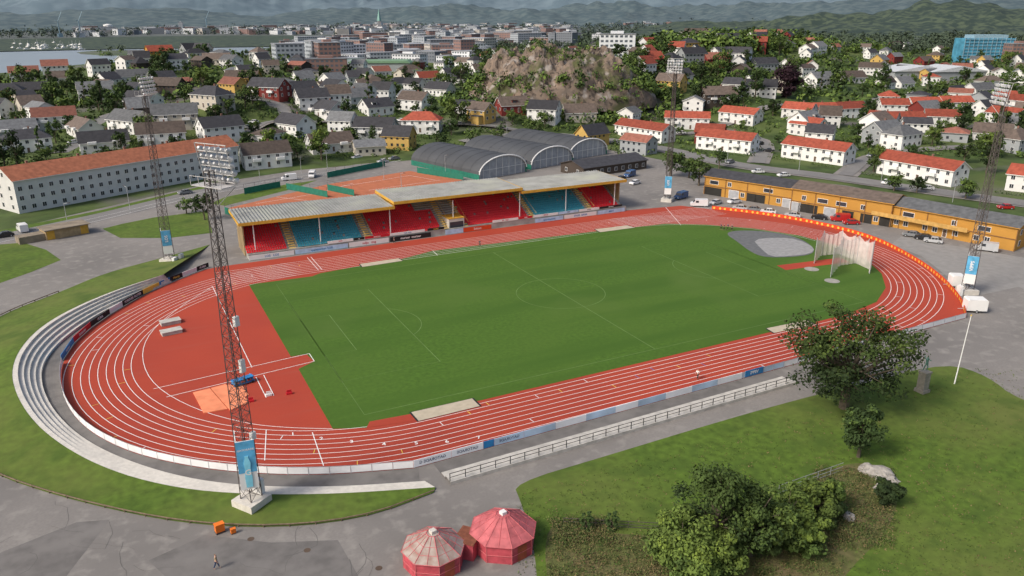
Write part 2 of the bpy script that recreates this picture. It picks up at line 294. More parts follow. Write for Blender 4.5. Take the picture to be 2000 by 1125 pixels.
fence([al(cur/L),al(.87)],1.1,'track_fence','grey tubular fence with thin banners along straight',steel,3,bf);board(al(.87),al(.93),1.2,bluead,'VIPPS',white,mir=True,label='blue banner on the straight track fence')
fence([al(.93),A1],1.1,'track_fence','grey steel fence beside the track straight',steel,3,bf)
fence([A1,A2],1.1,'track_fence','grey steel fence at the end of the straight',steel,3,wf)
FB=resamp(chaikin(FRw[1:12],1),34)
for i in range(33):board(FB[i+1],FB[i],1.1,oad,None,None,disc=yel,label='orange advertising board with round yellow emblems')
# ---------- terrace and bank
TI=[(335,552),(250,588),(190,618),(135,655),(92,697),(78,738),(96,795),(150,852),(230,895),(350,932),(480,950),(650,952),(830,940)]
TO=[(318,537),(220,568),(130,607),(70,645),(32,690),(20,738),(45,800),(100,858),(200,915),(330,952),(470,966),(650,966),(850,952)]
NT=64;zt=lambda t:2.0*(1-sm((t-.42)/.33))+.18
ti=resamp(chaikin([S(*p) for p in TI],2),NT);tt0=resamp(chaikin([S(*p) for p in TO],2),NT)
to=[]
for i,p in enumerate(tt0):
    z=zt(i/(NT-1));k=z/CAM[2];to.append((p[0]+(CAM[0]-p[0])*k,p[1]+(CAM[1]-p[1])*k))
b=MB();NS=5
for k in range(NS):
    for i in range(NT-1):
        def q(i,f,z):a,c=ti[i],to[i];return (a[0]+(c[0]-a[0])*f,a[1]+(c[1]-a[1])*f,z)
        z0=[zt(j/(NT-1))*k/NS+.02 for j in(i,i+1)];z1=[zt(j/(NT-1))*(k+1)/NS+.02 for j in(i,i+1)]
        b.poly([q(i,k/NS,z0[0]),q(i,k/NS,z1[0]),q(i+1,k/NS,z1[1]),q(i+1,k/NS,z0[1])],1);b.poly([q(i,k/NS,z1[0]),q(i,(k+1)/NS,z1[0]),q(i+1,(k+1)/NS,z1[1]),q(i+1,k/NS,z1[1])])
O('spectator_terrace',b.mesh('tr',[conc,M('step_riser',(.56,.53,.48),.9,.2,1)]),label='curved white concrete standing terrace beside running track',cat='terrace')
BO=[(410,478),(320,503),(200,535),(120,570),(0,615),(-100,680),(-170,760),(-160,840),(-80,895),(0,930),(60,953),(180,987),(330,1019),(470,1031),(600,1028),(730,1008),(848,962)]
bo=resamp(chaikin([S(*p) for p in BO],2),NT);b=MB();K=8
for i in range(NT):
    for k in range(K+1):
        f=k/K;z=zt(i/(NT-1))*(1-f)**1.3*(1+.5*f)+.05;b.v.append((to[i][0]+(bo[i][0]-to[i][0])*f,to[i][1]+(bo[i][1]-to[i][1])*f,z))
b.f=[(i*(K+1)+k,i*(K+1)+k+1,(i+1)*(K+1)+k+1,(i+1)*(K+1)+k) for i in range(NT-1) for k in range(K)];b.m=[0]*len(b.f);O('grass_bank',b.mesh('gb',[lawn]),kind='structure')
b=MB();strip(b,resamp([((ti[i][0]+fx[0])/2,(ti[i][1]+fx[1])/2) for i,fx in enumerate(resamp(chaikin([S(*p) for p in FL[3:]],2),NT))],60),3.0,.02);O('footpath',b.mesh('fp',[dasph]),kind='structure')
b=MB();
for i in range(14,NT-1):b.tube((*bo[i],.35),(*bo[i+1],.35),.09,n=5);b.tube((*bo[i],0),(*bo[i],.4),.08,n=5)
O('timber_rail',b.mesh('rl',[M('old_timber',(.16,.12,.08),.9,.3,3)]),label='low timber rail bordering the grass bank',cat='rail')
B0=S(878,946);B1=S(1552,750);b=MB();d=np.array(B1)-np.array(B0);d/=np.linalg.norm(d);nn=np.array([d[1],-d[0]])
def W3(t,o,z):p=np.array(B0)+(np.array(B1)-np.array(B0))*t-nn*o;return (p[0],p[1],z)
for k,(o0,o1,z) in enumerate([(-.3,1.3,.5),(1.3,2.6,.22)]):
    b.poly([W3(0,o1,z),W3(1,o1,z),W3(1,o0,z),W3(0,o0,z)][::-1]);b.poly([W3(0,o1,0),W3(1,o1,0),W3(1,o1,z),W3(0,o1,z)]);b.poly([W3(0,o0,0),W3(1,o0,0),W3(1,o0,z),W3(0,o0,z)])
O('concrete_step',b.mesh('cs',[M('step_concrete',(.46,.44,.40),.9,.2,1)]),label='long low concrete step beside the track path',cat='step')
sheet('footpath',[W3(0,2.65,0)[:2],W3(1,2.65,0)[:2],W3(1,5,0)[:2],W3(0,5.2,0)[:2]],.02,dasph)
o=E('hand_railing',W3(0,-.1,.5),math.atan2(d[1],d[0]),'black steel hand railing on the concrete step','railing');LL=lw(B0,B1);nP=28;rb=M('rail_black',(.03,.03,.03),.6)
for i in range(nP):
    b=MB();w=LL/nP;b.box(0,-.04,0,.08,.04,1.1);b.box(.08,-.03,1.02,w,.03,1.08);b.box(.08,-.025,.5,w,.025,.55);O('railing_section',b.mesh('rs',[rb]),o,(i*w,0,0))
# ---------- grandstand
y0=52.6;X0=XL(487,y0,0);X1=XL(1222,y0,0);gs=E('grandstand',(0,0,0),0,'long roofed grandstand with red and blue seats','grandstand')
NR=14;sc_=M('stand_concrete',(.36,.35,.32),.9,.2,.5);b=MB()
P=[(y0,0),(y0,1.5),(y0+.3,1.5),(y0+.3,.8),(y0+1.5,.8)]
for k in range(NR):P+=[(y0+1.5+k*.85,1.1+k*.4),(y0+1.5+(k+1)*.85,1.1+k*.4)]
P.append((P[-1][0],0));n0=len(P);b.v=[(X0,y,z) for y,z in P]+[(X1,y,z) for y,z in P]
for i in range(n0):j=(i+1)%n0;b.f.append((i,n0+i,n0+j,j));b.m.append(0)
b.f+=[tuple(range(n0)),tuple(range(2*n0-1,n0-1,-1))];b.m+=[0,0];O('terrace_steps',b.mesh('ts',[sc_]),gs)
yb=y0+1.5+NR*.85;zr=8.6;swm=M('stand_wall',(.30,.22,.12),.8,.2,.3)
for q in((X0,yb+.01,0,X1,yb+.3,zr-.1),(X0-.3,y0+4,0,X0-.01,yb,zr-.4),(X1+.01,y0+4,0,X1+.3,yb,zr-.4)):b=MB();b.box(*q);O('wall',b.mesh('w',[swm]),gs)
sect=[(484,563,1),(584,710,0),(732,864,1),(912,1034,1),(1046,1146,0),(1160,1212,1)]
sm1=MB();sm1.box(-.22,-.2,.0,.22,.2,.1);sm1.box(-.22,.15,.1,.22,.22,.5);seatm=[sm1.mesh('seat',[blue]),sm1.mesh('seat',[rseat])]
sp=[]
for a,c,col in sect:
    xa,xc=XL(a,y0+1.9,1.5),XL(c,y0+1.9,1.5);n=int((xc-xa)/.55)
    for k in range(NR):
        for i in range(n):
            if a==732 and k>8 and i>n-9:continue
            sp.append((xa+i*.55,y0+1.9+k*.85,1.3+k*.4,col))
sp.sort(key=lambda s:(s[0]-CAM[0])**2+(s[1]-CAM[1])**2);b=MB()
for i,(x,y,z,c) in enumerate(sp):
    if i<100:O('seat',seatm[c],gs,(x,y,z))
    elif R.random()>.03:b.box(x-.22,y-.2,z,x+.22,y+.2,z+.1,c);b.box(x-.22,y+.15,z+.1,x+.22,y+.22,z+.5,c)
O('seats',b.mesh('ss',[blue,rseat]),gs,kind='stuff')
for a in(566,714,868,903,1036,1149):
    x=XL(a+6,y0+1.6,1.3);b=MB()
    for k in range(NR):b.box(x-.75,y0+1.5+k*.85-.1,1.1+k*.4,x+.75,y0+1.5+k*.85+.45,1.34+k*.4)
    for sx in(-.85,.85):b.tube((x+sx,y0+1.5,2.3),(x+sx,y0+1.5+NR*.85,2.3+NR*.4),.05)
    O('stairs',b.mesh('st',[M('stair_yellow',(.68,.48,.16),.8,.2,1)]),gs)
xa,xc=XL(872,y0+3,2),XL(902,y0+3,2);b=MB();b.box(xa,y0+1.4,.8,xc,y0+6,3.6);b.box(xa-.1,y0+1.3,3.6,xc+.1,y0+6,3.8,1);b.box(xa+.3,y0+1.32,1.2,xc-.3,y0+1.4,2.8,2);O('press_box',b.mesh('pb',[conc,orange,glass]),gs)
xs_=[X0-1.2,XL(770,y0+1.6,zr),XL(1020,y0+1.6,zr),X1+.8];yf=y0+1.6;yr=yf+15.5
rm=mixnoise(M('corrugated_roof',(.25,.255,.24),.7,.2,.3),.12,(.31,.32,.27),.5,.7)
for i,(za,zb) in enumerate([(zr,zr+.1),(zr+1.1,zr+1.2),(zr+.2,zr+.3)]):
    a,c=xs_[i],xs_[i+1];b=MB();n=int((c-a)/.8)
    for j in range(n):
        x=a+(c-a)*j/n;x2=a+(c-a)*(j+1)/n;xm=(x+x2)/2;b.poly([(x,yf,za),(xm,yf,za+.18),(xm,yr,zb+.18),(x,yr,zb)]);b.poly([(xm,yf,za+.18),(x2,yf,za),(x2,yr,zb),(xm,yr,zb+.18)])
    b.poly([(a,yf,za-.12),(a,yr,za-.12),(c,yr,za-.12),(c,yf,za-.12)],1);O('roof',b.mesh('rf',[rm,orange]),gs)
    b=MB();b.box(a,yf-.15,za-.62,c,yf-.01,za+.1);b.box(a-.12,yf-.15,za-.6,a-.01,yr,za+.1);b.box(c+.01,yf-.15,za-.6,c+.12,yr,za+.1);O('fascia',b.mesh('fa',[orange]),gs)
for a in(497,625,762,885,1015,1105,1200):
    x=XL(a,y0+2.4,4);b=MB();b.box(x-.1,y0+2.3,1,x+.1,y0+2.5,zr-.2);O('column',b.mesh('co',[wpaint]),gs)
def fb(a,c,m,t,tm,z0=0,h=1.2,yy=None):
    yy=yy or y0-.35;board((XL(a,yy,z0),yy),(XL(c,yy,z0),yy),h,m,t,tm,z0=z0,label='advertising board in front of the roofed grandstand')
lb=M('light_blue_board',(.42,.58,.75),.6)
for q in[(487,575,wpaint,'LOS   LOS',bluead),(577,680,lb,'sparebanken SOR',bluead),(1045,1100,lb,'sparebanken',bluead),(1102,1165,wpaint,'SPARE  BANK',bluead),(1167,1220,lb,'MIDT',bluead)]:fb(*q)
for q in[(640,690,wpaint,'AVIS',red),(691,712,black,'xl',white),(713,760,red,'santander',white),(762,830,wpaint,'ango  ango',bluead),(835,868,black,'NORD',yel),(962,1012,wpaint,'JBL   Right',red),(1014,1040,red,'HAK',white)]:fb(*q,z0=1.5,h=.75,yy=y0-.1)
for q in[(682,760,wpaint,'miljo   ting',red),(762,842,black,'muriser  muriser',white),(870,905,lb,'',white),(905,960,oad,'Solcon',white)]:fb(*q,h=1.3)
for q in[(1042,1090,wpaint,'JERNIA',red),(1091,1130,lb,'VEST',black),(1131,1170,wpaint,'STEEN',black),(1171,1215,black,'Munkers',white)]:fb(*q,z0=1.5,h=.75,yy=y0-.1)
# ---------- buildings
wm=MB();wm.box(-.65,-.06,-.7,.65,0,.7,0);wm.box(-.55,-.08,-.6,-.04,-.06,.6,1);wm.box(.04,-.08,-.6,.55,-.06,.6,1);WIN=wm.mesh('window',[wpaint,glass])
wm=MB();wm.box(-1.5,-.06,-.7,1.5,0,.6,0);wm.box(-1.4,-.08,-.6,1.4,-.06,.5,1);WIDE=wm.mesh('window',[wpaint,glass])
wm=MB();wm.box(-.55,-.06,0,.55,0,2.1,0);wm.box(-.45,-.08,.1,.45,-.06,2.0,1);wm.box(.3,-.12,1,.36,-.08,1.15,0);DOOR=wm.mesh('door',[wpaint,M('door_paint',(.12,.08,.06),.5)])
wm=MB();wm.box(-1.7,-.06,0,1.7,0,2.6,0);wm.box(-1.6,-.08,.05,1.6,-.06,2.5,1);GATE=wm.mesh('gate',[wpaint,M('gate_panel',(.35,.36,.38),.6)])
wm=MB();wm.box(-1.7,-.06,0,1.7,0,2.6,0);wm.box(-1.6,-.08,.0,1.6,-.06,2.5,1);GATE2=wm.mesh('gate',[depo,M('open_bay_dark',(.03,.028,.025),.9)])  # closed near-black panel, painted as the dark inside of an open bay
wm=MB();wm.box(-.3,-.3,-1,.3,.3,1);wm.box(-.36,-.36,1,.36,.36,1.12);CHIM=wm.mesh('chimney',[M('chimney_brick',(.22,.12,.09),.9)])
RC=dict(r=('red tiled',(.27,.062,.036)),k=('black',(.04,.04,.045)),g=('grey',(.13,.135,.14)),b=('brown',(.11,.085,.07)),o=('orange tiled',(.33,.12,.065)),p=('faded red',(.25,.10,.07)))
WC=dict(w=('white',(.70,.70,.68)),y=('yellow',(.5,.33,.10)),e=('beige',(.50,.46,.39)),d=('dark brown',(.07,.055,.045)),R=('dark red',(.18,.03,.025)),G=('grey',(.30,.32,.33)),o=('orange',(.45,.23,.045)),a=('pale grey',(.60,.60,.58)))
def rmat(c):return M('roof_'+c,RC[c][1],.75,.25,.8,rnd=.3,bump=.2)
def wmat(c):return M('wall_'+c,WC[c][1],.7,.06,.4,rnd=.1)
mc={}
def hparts(L,W,h,rh,rc,wc,hip):
    k=(round(L),round(W),h,rh,rc,wc,hip)
    if k in mc:return mc[k]
    L,W=k[:2];a=MB();x,y=L/2,W/2
    a.poly([(-x,-y,-3),(x,-y,-3),(x,-y,h),(-x,-y,h)]);a.poly([(x,y,-3),(-x,y,-3),(-x,y,h),(x,y,h)])
    for s in(1,-1):
        p=[(s*x,-s*y,-3),(s*x,s*y,-3),(s*x,s*y,h)]+([] if hip else [(s*x,0,h+rh)])+[(s*x,-s*y,h)];a.poly(p)
    r=MB();ov=.5;s=rh/y;t=.2;z0=h-ov*s+.03;z1=h+rh+.03
    if hip:
        X_,Y_=x+ov,y+ov;q=max(.3,x-y*.9);z0=h+.02
        lo=[(-X_,-Y_,z0),(X_,-Y_,z0),(X_,Y_,z0),(-X_,Y_,z0)];up=[(u,v,w+.18) for u,v,w in lo];A_,B_=(-q,0,z1),(q,0,z1)
        r.poly([up[0],up[1],B_,A_]);r.poly([up[2],up[3],A_,B_]);r.poly([up[1],up[2],B_]);r.poly([up[3],up[0],A_]);r.poly(lo[::-1],1)
        for i in range(4):r.poly([lo[i],lo[(i+1)%4],up[(i+1)%4],up[i]],1)
    else:
        for sg in(-1,1):
            p=[(-x-ov,sg*(y+ov),z0),(x+ov,sg*(y+ov),z0),(x+ov,0,z1),(-x-ov,0,z1)];q=[(u,v,w+t) for u,v,w in p]
            if sg>0:p=p[::-1];q=q[::-1]
            r.poly(q);r.poly(p[::-1],1)
            for i in range(4):r.poly([p[i],p[(i+1)%4],q[(i+1)%4],q[i]],1)
    mc[k]=(a.mesh('wall',[wmat(wc)]),r.mesh('roof',[rmat(rc),wpaint if wc not in 'do' else wmat(wc)]),k);return mc[k]
HS=[];HD=[]
def house(x,y,z,yaw,L,W,h,rh,rc,wc,name='house',label=None,cat='house',group=None,detail=2,cols=None,gates=0,door=1,fl=None,skipw=0,hip=False):
    wa,ro,k=hparts(L,W,h,rh,rc,wc,hip);L,W=k[:2]
    HS.append((x,y,max(L,W)/2))
    lab=label or '%s wooden house with %s %s roof among gardens'%(WC[wc][0],RC[rc][0],'hipped' if hip else 'gable')
    if detail==0:
        kk=('far',)+k
        if kk not in mc:
            a=MB()
            for src,mi in((wa,0),(ro,1)):
                n0=len(a.v);a.v+=[tuple(v.co) for v in src.vertices];a.f+=[tuple(n0+i for i in p.vertices) for p in src.polygons];a.m+=[mi if p.material_index==0 else 0 for p in src.polygons]
            for zz in np.arange(1.6,h,2.7):
                for xx in np.arange(-L/2+1.8,L/2-1,2.6):a.box(xx-.5,-W/2-.06,zz-.5,xx+.5,-W/2,zz+.6,2)
                for yy in(-W/4,W/4):a.box(-L/2-.06,yy-.5,zz-.5,-L/2,yy+.5,zz+.6,2);a.box(L/2,yy-.5,zz-.5,L/2+.06,yy+.5,zz+.6,2)
            mc[kk]=a.mesh('house',[wmat(wc),rmat(rc),glass])
        return O(name,mc[kk],None,(x,y,z),yaw,lab,cat,group)
    o=E(name,(x,y,z),yaw,lab,cat,group);O('wall',wa,o);r=O('roof',ro,o)
    if name=='house' or L>40:
        for cx in ([L*.1] if L<40 else [L*f for f in(-.4,-.2,0,.2,.4)]):O('chimney',CHIM,r,(cx,.8,h+rh-.3))
    if name=='house':HD.append((x,y,yaw,L,W))
    if name=='house' and L<14 and R.random()<.6:
        s=R.choice([-1,1]);b=MB();b.box(-L*.2,-W/2-3,-2,L*.2,-W/2-.01,2.7);b.box(-L*.2-.3,-W/2-3.3,2.71,L*.2+.3,-W/2-.01,2.95,1);O('annex',b.mesh('an',[wmat(wc),rmat('g')]),o,(s*L*.22,0,0))
    if name=='house' and L<15 and not hip and rh>2.8 and R.random()<.45:
        b=MB();dw=1.3;zb_=h+rh*.25;b.box(-dw,-W/2*.75,zb_-.4,dw,-W*.05,zb_+1.3);b.box(-dw-.2,-W/2*.75-.25,zb_+1.31,dw+.2,-W*.02,zb_+1.5,1);b.box(-dw+.3,-W/2*.75-.04,zb_+.1,dw-.3,-W/2*.75-.01,zb_+1.1,2);O('dormer',b.mesh('dm',[wmat(wc),rmat(rc),glass]),r,(R.choice([-.2,0,.2])*L,0,0))
    if name=='house' and L>=17 and group is None:
        for cx in(-.25,.25):b=MB();b.box(-1.5,-W/2-1.3,2.7,1.5,-W/2-.01,3.7);O('balcony',b.mesh('bl',[wpaint]),o,(cx*L,0,0))
    if name=='depot_building':
        b=MB();b.box(-L/2,-W/2-.12,2.75,L/2,-W/2-.005,3.0,0);n_=int(L/6)
        for i in range(n_+1):b.box(-L/2+i*L/n_-.1,-W/2-.16,0,-L/2+i*L/n_+.1,-W/2-.121,h-.3,0)
        O('trim',b.mesh('tr',[M('dark_ochre',(.22,.11,.04),.7,.2)]),o)
        for i in range(int(L/6)):
            if R.random()<.8:O('window',R.choice([WIDE,WIDE,WIN]),o,(-L/2+3+i*6+R.uniform(-.8,.8),-W/2,4.2))
        if rc=='g':b=MB();b.box(-L/2,-W/2-1.6,2.7,L*.2,-W/2-.17,2.88);b.box(-L/2,-W/2-1.6,2.88,L*.2,-W/2-1.5,3.8);O('gallery',b.mesh('ga',[M('gallery_wood',(.5,.3,.09),.7,.2)]),o)
    fl=fl or max(1,int(h/2.6));cols=cols or max(2,int(L/3.2));vx,vy=CAM[0]-x,CAM[1]-y
    for (nx,ny,ln,off,rot) in((0,-1,L,W/2,0),(0,1,L,W/2,pi),(1,0,W,L/2,pi/2),(-1,0,W,L/2,-pi/2)):
        wx=nx*math.cos(yaw)-ny*math.sin(yaw);wy=nx*math.sin(yaw)+ny*math.cos(yaw)
        if (wx*vx+wy*vy)/math.hypot(vx,vy)<-.15:continue
        nc=cols if ny else 2
        for f in range(fl):
            for c in range(nc):
                s=(c+.5)/nc*ln-ln/2
                if name=='depot_building' and ny==-1 and f==1:continue
                if gates and ny==-1 and f==0:
                    if c%gates==0 or R.random()<.2:O('gate',R.choice([GATE,GATE2,GATE2]),o,(s,-off,.02),rot)
                    elif R.random()<.5:O('window',WIN,o,(s,-off,1.6),rot)
                    continue
                if skipw and R.random()<skipw:continue
                if ny and door and f==0 and c==nc//2:
                    O('door',DOOR,o,(s if ny<0 else -s,ny*off,.1),rot);continue
                px,py=(s,ny*off) if ny else (nx*off,s)
                O('window',WIN,o,(px,py,1.6+f*2.75),rot)
        if nx and rh>2.4 and not hip:O('window',WIN,o,(nx*off,0,h+rh*.35),rot)
    return o
def bld(u1,v1,u2,v2,dep,h,rh,rc,wc,**k):
    a=ST(u1,v1);c=ST(u2,v2);L=lw(a,c);yaw=math.atan2(c[1]-a[1],c[0]-a[0]);nx,ny=-math.sin(yaw),math.cos(yaw)
    return house((a[0]+c[0])/2+nx*dep/2,(a[1]+c[1])/2+ny*dep/2,min(a[2],c[2]),yaw,L,dep,h,rh,rc,wc,**k)
bld(38,420,470,338,12,9.6,3.2,'o','a',name='apartment_building',label='long pale apartment block with orange tiled roof',cat='apartment building',cols=26,fl=3,door=0)
bld(1376,382,1545,410,9,5.8,1.6,'k','o',name='depot_building',label='orange depot building with black roof and gates',cat='depot',cols=10,gates=3,skipw=.3)
bld(1545,412,1735,446,10,6.4,1.6,'b','o',name='depot_building',label='orange depot building with brown roof, open bays',cat='depot',cols=11,gates=2,skipw=.3)
bld(1705,440,1978,492,10,5.8,1.6,'g','o',name='depot_building',label='long yellow timber depot with dark grey roof',cat='depot',cols=14,door=1,skipw=.35)
bld(1140,348,1262,330,13,3.2,1.8,'k','d',name='shed_building',label='low dark shed with black roof beside sports hall',cat='shed',door=0)
rg='white rows with red roofs'
for q in[(1200,262,1292,282),(1297,248,1385,255),(1358,290,1465,302),(1402,240,1470,248),(1525,308,1645,325),(1712,340,1855,368),(1962,372,2060,385)]:
    bld(*q,9,5.4,2.6,'r','w',label='long white two-storey house with red tiled roof')
for q in[(1525,232,1580,238),(1580,232,1635,236),(1638,230,1692,232),(1720,225,1775,226),(1780,224,1840,222),(1840,222,1900,218),(1690,252,1745,258),(1745,254,1805,256),(1805,250,1875,252),(1540,262,1592,272),(1920,240,1980,248),(1960,215,2020,220)]:
    bld(*q,9,5.4,2.8,'r','w',group=rg,label='white terraced house with bright red tiled roof')
HL="""55,300,110,35,k,w 30,272,75,40,g,G 110,252,105,30,p,w 168,268,80,-45,b,w 205,295,105,30,k,w 258,262,85,-30,g,w 318,290,125,25,b,w 282,218,88,-20,k,w 345,252,85,20,g,e 432,275,78,40,k,w 417,216,72,-30,k,e 330,190,72,-10,b,d
476,168,84,0,b,y 528,195,72,-20,k,R 588,200,64,40,k,d 190,198,80,30,g,w 262,165,80,35,g,w 313,118,46,40,r,o 398,98,50,-35,r,w 425,130,80,10,b,e 65,190,80,20,k,d 50,162,45,30,p,w 110,148,42,30,p,w 20,200,50,20,k,y
577,262,74,-40,k,w 520,328,105,30,b,w 645,300,100,30,b,w 735,275,100,-10,k,G 825,262,82,-5,r,w 640,232,78,-40,k,w 735,225,60,40,k,w 812,218,60,-30,b,w 690,205,60,40,g,w 655,192,50,-40,k,w 610,215,60,30,k,w
940,240,50,-40,b,y 1000,222,62,20,b,R 980,190,66,20,k,d 1080,195,56,-30,p,w 1063,240,60,-20,k,w 1130,238,66,10,b,e 780,178,50,40,k,w 835,172,45,30,r,w 800,150,45,30,b,w 860,190,55,-30,k,w 720,190,45,30,b,w
1485,192,60,-20,k,w 1400,210,82,10,b,d 1310,182,52,-35,b,y 1325,165,48,30,k,w 1395,135,55,20,p,R 1350,125,50,20,k,G 1440,120,55,-30,k,w 1530,98,45,30,g,w 1580,95,40,-30,p,w 1490,140,60,20,k,G 1600,175,55,30,g,w 1660,165,50,20,b,w 1700,150,50,-30,b,w
1570,262,55,40,g,w 1722,282,62,30,g,G 1757,292,60,30,g,w 1600,285,50,-30,k,w 1935,278,60,-30,b,w 1980,300,60,30,b,G 1910,195,55,20,g,w 1965,205,50,-30,r,w 1930,172,45,20,b,w 1860,195,50,30,k,G 1250,75,60,-30,k,w 1420,90,55,20,k,w 1360,85,50,-20,b,w 1480,88,50,20,k,w"""
FARD=430
def put(u,v,w,dl,rc,wc):
    x,y,z,D=ST(u,v);L=min(17,max(9,w*D/FP*.92));W=min(9.5,L*.75);h=5.2 if L<13 or R.random()<.6 else 3.4
    house(x,y,z,-.4664+math.radians(dl),L,W,h,W*.38,rc,wc,detail=0 if D>FARD else 2,hip=R.random()<.22)
for e in HL.split():
    u,v,w,dl,rc,wc=e.split(',');put(float(u),float(v)-4,float(w),float(dl),rc,wc)
def free(x,y,r):
    if -78<x<105 and y<172 and y>-100:return False
    if x<135 and y<70:return False
    return all((x-a)**2+(y-c)**2>(r+q)**2 for a,c,q in HS) and all((x-a)**2+(y-c)**2>(r+q-4)**2 for a,c,q in blk)
# rocky knoll
rc_=ST(1105,225);kx,ky=rc_[0]+14,rc_[1]+28;b=MB();nr,na=70,170
rock=mixnoise(M('rock',(.235,.175,.13),.95,.35,.30,bump=1,detail=12,c2=(.12,.10,.085)),.06,(.085,.09,.04),.53,.60)
mixnoise(rock,.22,(.29,.26,.235),.55,.66);mixnoise(rock,.5,(.075,.06,.05),.56,.64)
kz=hz(kx,ky)
def rockp(a,rr):
    x0_,y0_=50*rr*math.cos(a),32*rr*math.sin(a);x=kx+x0_*.893+y0_*.449;y=ky-x0_*.449+y0_*.893
    f=max(0,1-rr**3.2);nz=noise.fractal(Vector((x/20,y/20,3)),.8,2,7);cr=abs(noise.noise(Vector((x/7.,y/7.,8))))+.6*abs(noise.noise(Vector((x/3.,y/3.,5))))
    st=noise.noise(Vector((x/12,y/12,4)))*6;st=math.floor(st)+min(1,(st-math.floor(st))*2.2)
    return x+nz*1.2,y,kz-4.5+f**.65*25*(1+.28*nz)+(st*1.1-cr*5+1.5+noise.noise(Vector((x/1.8,y/1.8,1)))*.8)*min(1,f*2)-.08*x0_*f
for i in range(nr):
    for j in range(na):b.v.append(rockp(2*pi*j/na,i/(nr-1)))
b.f=[(i*na+j,(i+1)*na+j,(i+1)*na+(j+1)%na,i*na+(j+1)%na) for i in range(nr-1) for j in range(na)];b.m=[0]*len(b.f);O('rocky_hill',b.mesh('rk',[rock]),kind='structure')
for q in range(8):blk.append((kx+(-36+q*10)*.893,ky-(-36+q*10)*.449,24))
pt=ST(1535,192);blk.append((pt[0],pt[1],13));pf_=ST(1537,205);blk.append((pf_[0],pf_[1],9))
cnt=0;tr=0
while cnt<190 and tr<8500:
    tr+=1;u=R.uniform(-40,2040);lo=95 if u<560 else 110 if u<1150 else 62;v=lo+(305-lo)*R.random()**1.25
    if u<190 and v<168:continue
    x,y,z,D=ST(u,v)
    if z<3 and D>900:continue
    L=R.uniform(8.5,13.5)
    if D>1000 or not free(x,y,L/2+1.6):continue
    rc=R.choice('kkgbbkgbkp' if u<1250 else 'rkbgpkbgr');wc=R.choice('wwwwwwwwwweGywdR');rhh=R.choice([2.2,3.0,3.4,3.8]);house(x,y,z,-.4664+math.radians(R.choice([35,-40,30,-25,60])+R.uniform(-14,14)),L,R.choice([7.6,8.5,9.6]),R.choice([5.2,5.2,3.4,6.2]),rhh,rc,wc,detail=0 if D>FARD-110 else 2,hip=R.random()<.2);cnt+=1
# halls
hd=math.atan2(.96,-.27)-pi/2;hwall=M('hall_end',(.34,.36,.38),.6,.15,.6)
for u,v in((983,303),(1080,286),(1150,271)):
    x,y=S(u,v,7.4);o=E('sports_hall',(x,y,0),hd,'barrel-roofed grey sports hall with white arched end','sports hall','barrel-roofed sports halls');w=11.2;Ln=40;b=MB();P=[];n=16
    for i in range(n+1):a=pi*i/n;P.append((-w*math.cos(a),1.9+5.5*math.sin(a)))
    for i in range(n):b.poly([(P[i][0],0,P[i][1]),(P[i+1][0],0,P[i+1][1]),(P[i+1][0],Ln,P[i+1][1]),(P[i][0],Ln,P[i][1])][::-1])
    b.poly([(-w,0,0),(-w,0,1.9),(-w,Ln,1.9),(-w,Ln,0)],1);b.poly([(w,0,0),(w,0,1.9),(w,Ln,1.9),(w,Ln,0)],1)
    for k in range(1,8):
        yy=k*Ln/8
        for i in range(n):b.tube((P[i][0]*1.003,yy,P[i][1]*1.003+.02),(P[i+1][0]*1.003,yy,P[i+1][1]*1.003+.02),.05)
    O('roof',b.mesh('hr',[droof,green]),o)
    for yy in(.5,Ln-.1):b=MB();b.poly([(-w+.1,yy,0)]+[(p*.99,yy,q-.08) for p,q in P]+[(w-.1,yy,0)]);O('wall',b.mesh('hw',[hwall]),o)
    b=MB()
    for i in range(n):b.tube((P[i][0],-.1,P[i][1]),(P[i+1][0],-.1,P[i+1][1]),.26)
    for xx in(-9,-6,-3,0,3,6,9):b.box(xx-.05,.3,0,xx+.05,.42,1.9+5.5*math.sin(math.acos(xx/w))-.2)
    b.box(-w,.3,3,w,.4,3.12);O('end_frame',b.mesh('hf',[wpaint]),o);b=MB();b.box(w+.1,4,0,26.8-w,Ln-4,3.0);b.box(w+.1,4,3.01,26.8-w,Ln-4,3.2);O('connector',b.mesh('hc',[droof]),o)
    HS.append((x,y+18,20))
lawns('tennis_court',[(440,408),(640,360),(800,334),(905,352),(760,378),(560,396),(470,412)],clay,.04)
b=MB()
for q in([(500,398),(620,378)],[(620,378),(690,358)],[(660,366),(800,343)],[(540,385),(600,392)],[(800,343),(850,352)],[(720,372),(860,352)]):strip(b,[S(*p) for p in q],.15,.06)
O('court_markings',b.mesh('cm',[white]),kind='structure')
def screen(px,h,label,m=green):
    for i in range(len(px)-1):
        p,q=S(*px[i]),S(*px[i+1]);L=lw(p,q);o=E('windscreen_fence',(*p,0),math.atan2(q[1]-p[1],q[0]-p[0]),label,'fence','tennis court fences');b=MB();b.box(0,-.03,.1,L,.03,h);O('screen',b.mesh('s',[m]),o);b=MB()
        for k in range(int(L/4)+1):b.tube((k*4,.06,0),(k*4,.06,h+1.2),.05)
        b.tube((0,.06,h+1.2),(L,.06,h+1.2),.04);O('frame',b.mesh('s',[dsteel]),o)
gl_='green windscreen fence beside clay tennis courts'
for q in([(478,380),(548,366)],[(640,348),(752,325)],[(815,338),(905,352)],[(640,372),(692,383)],[(440,418),(470,428)],[(560,370),(640,386)]):screen(q,2.1,gl_)
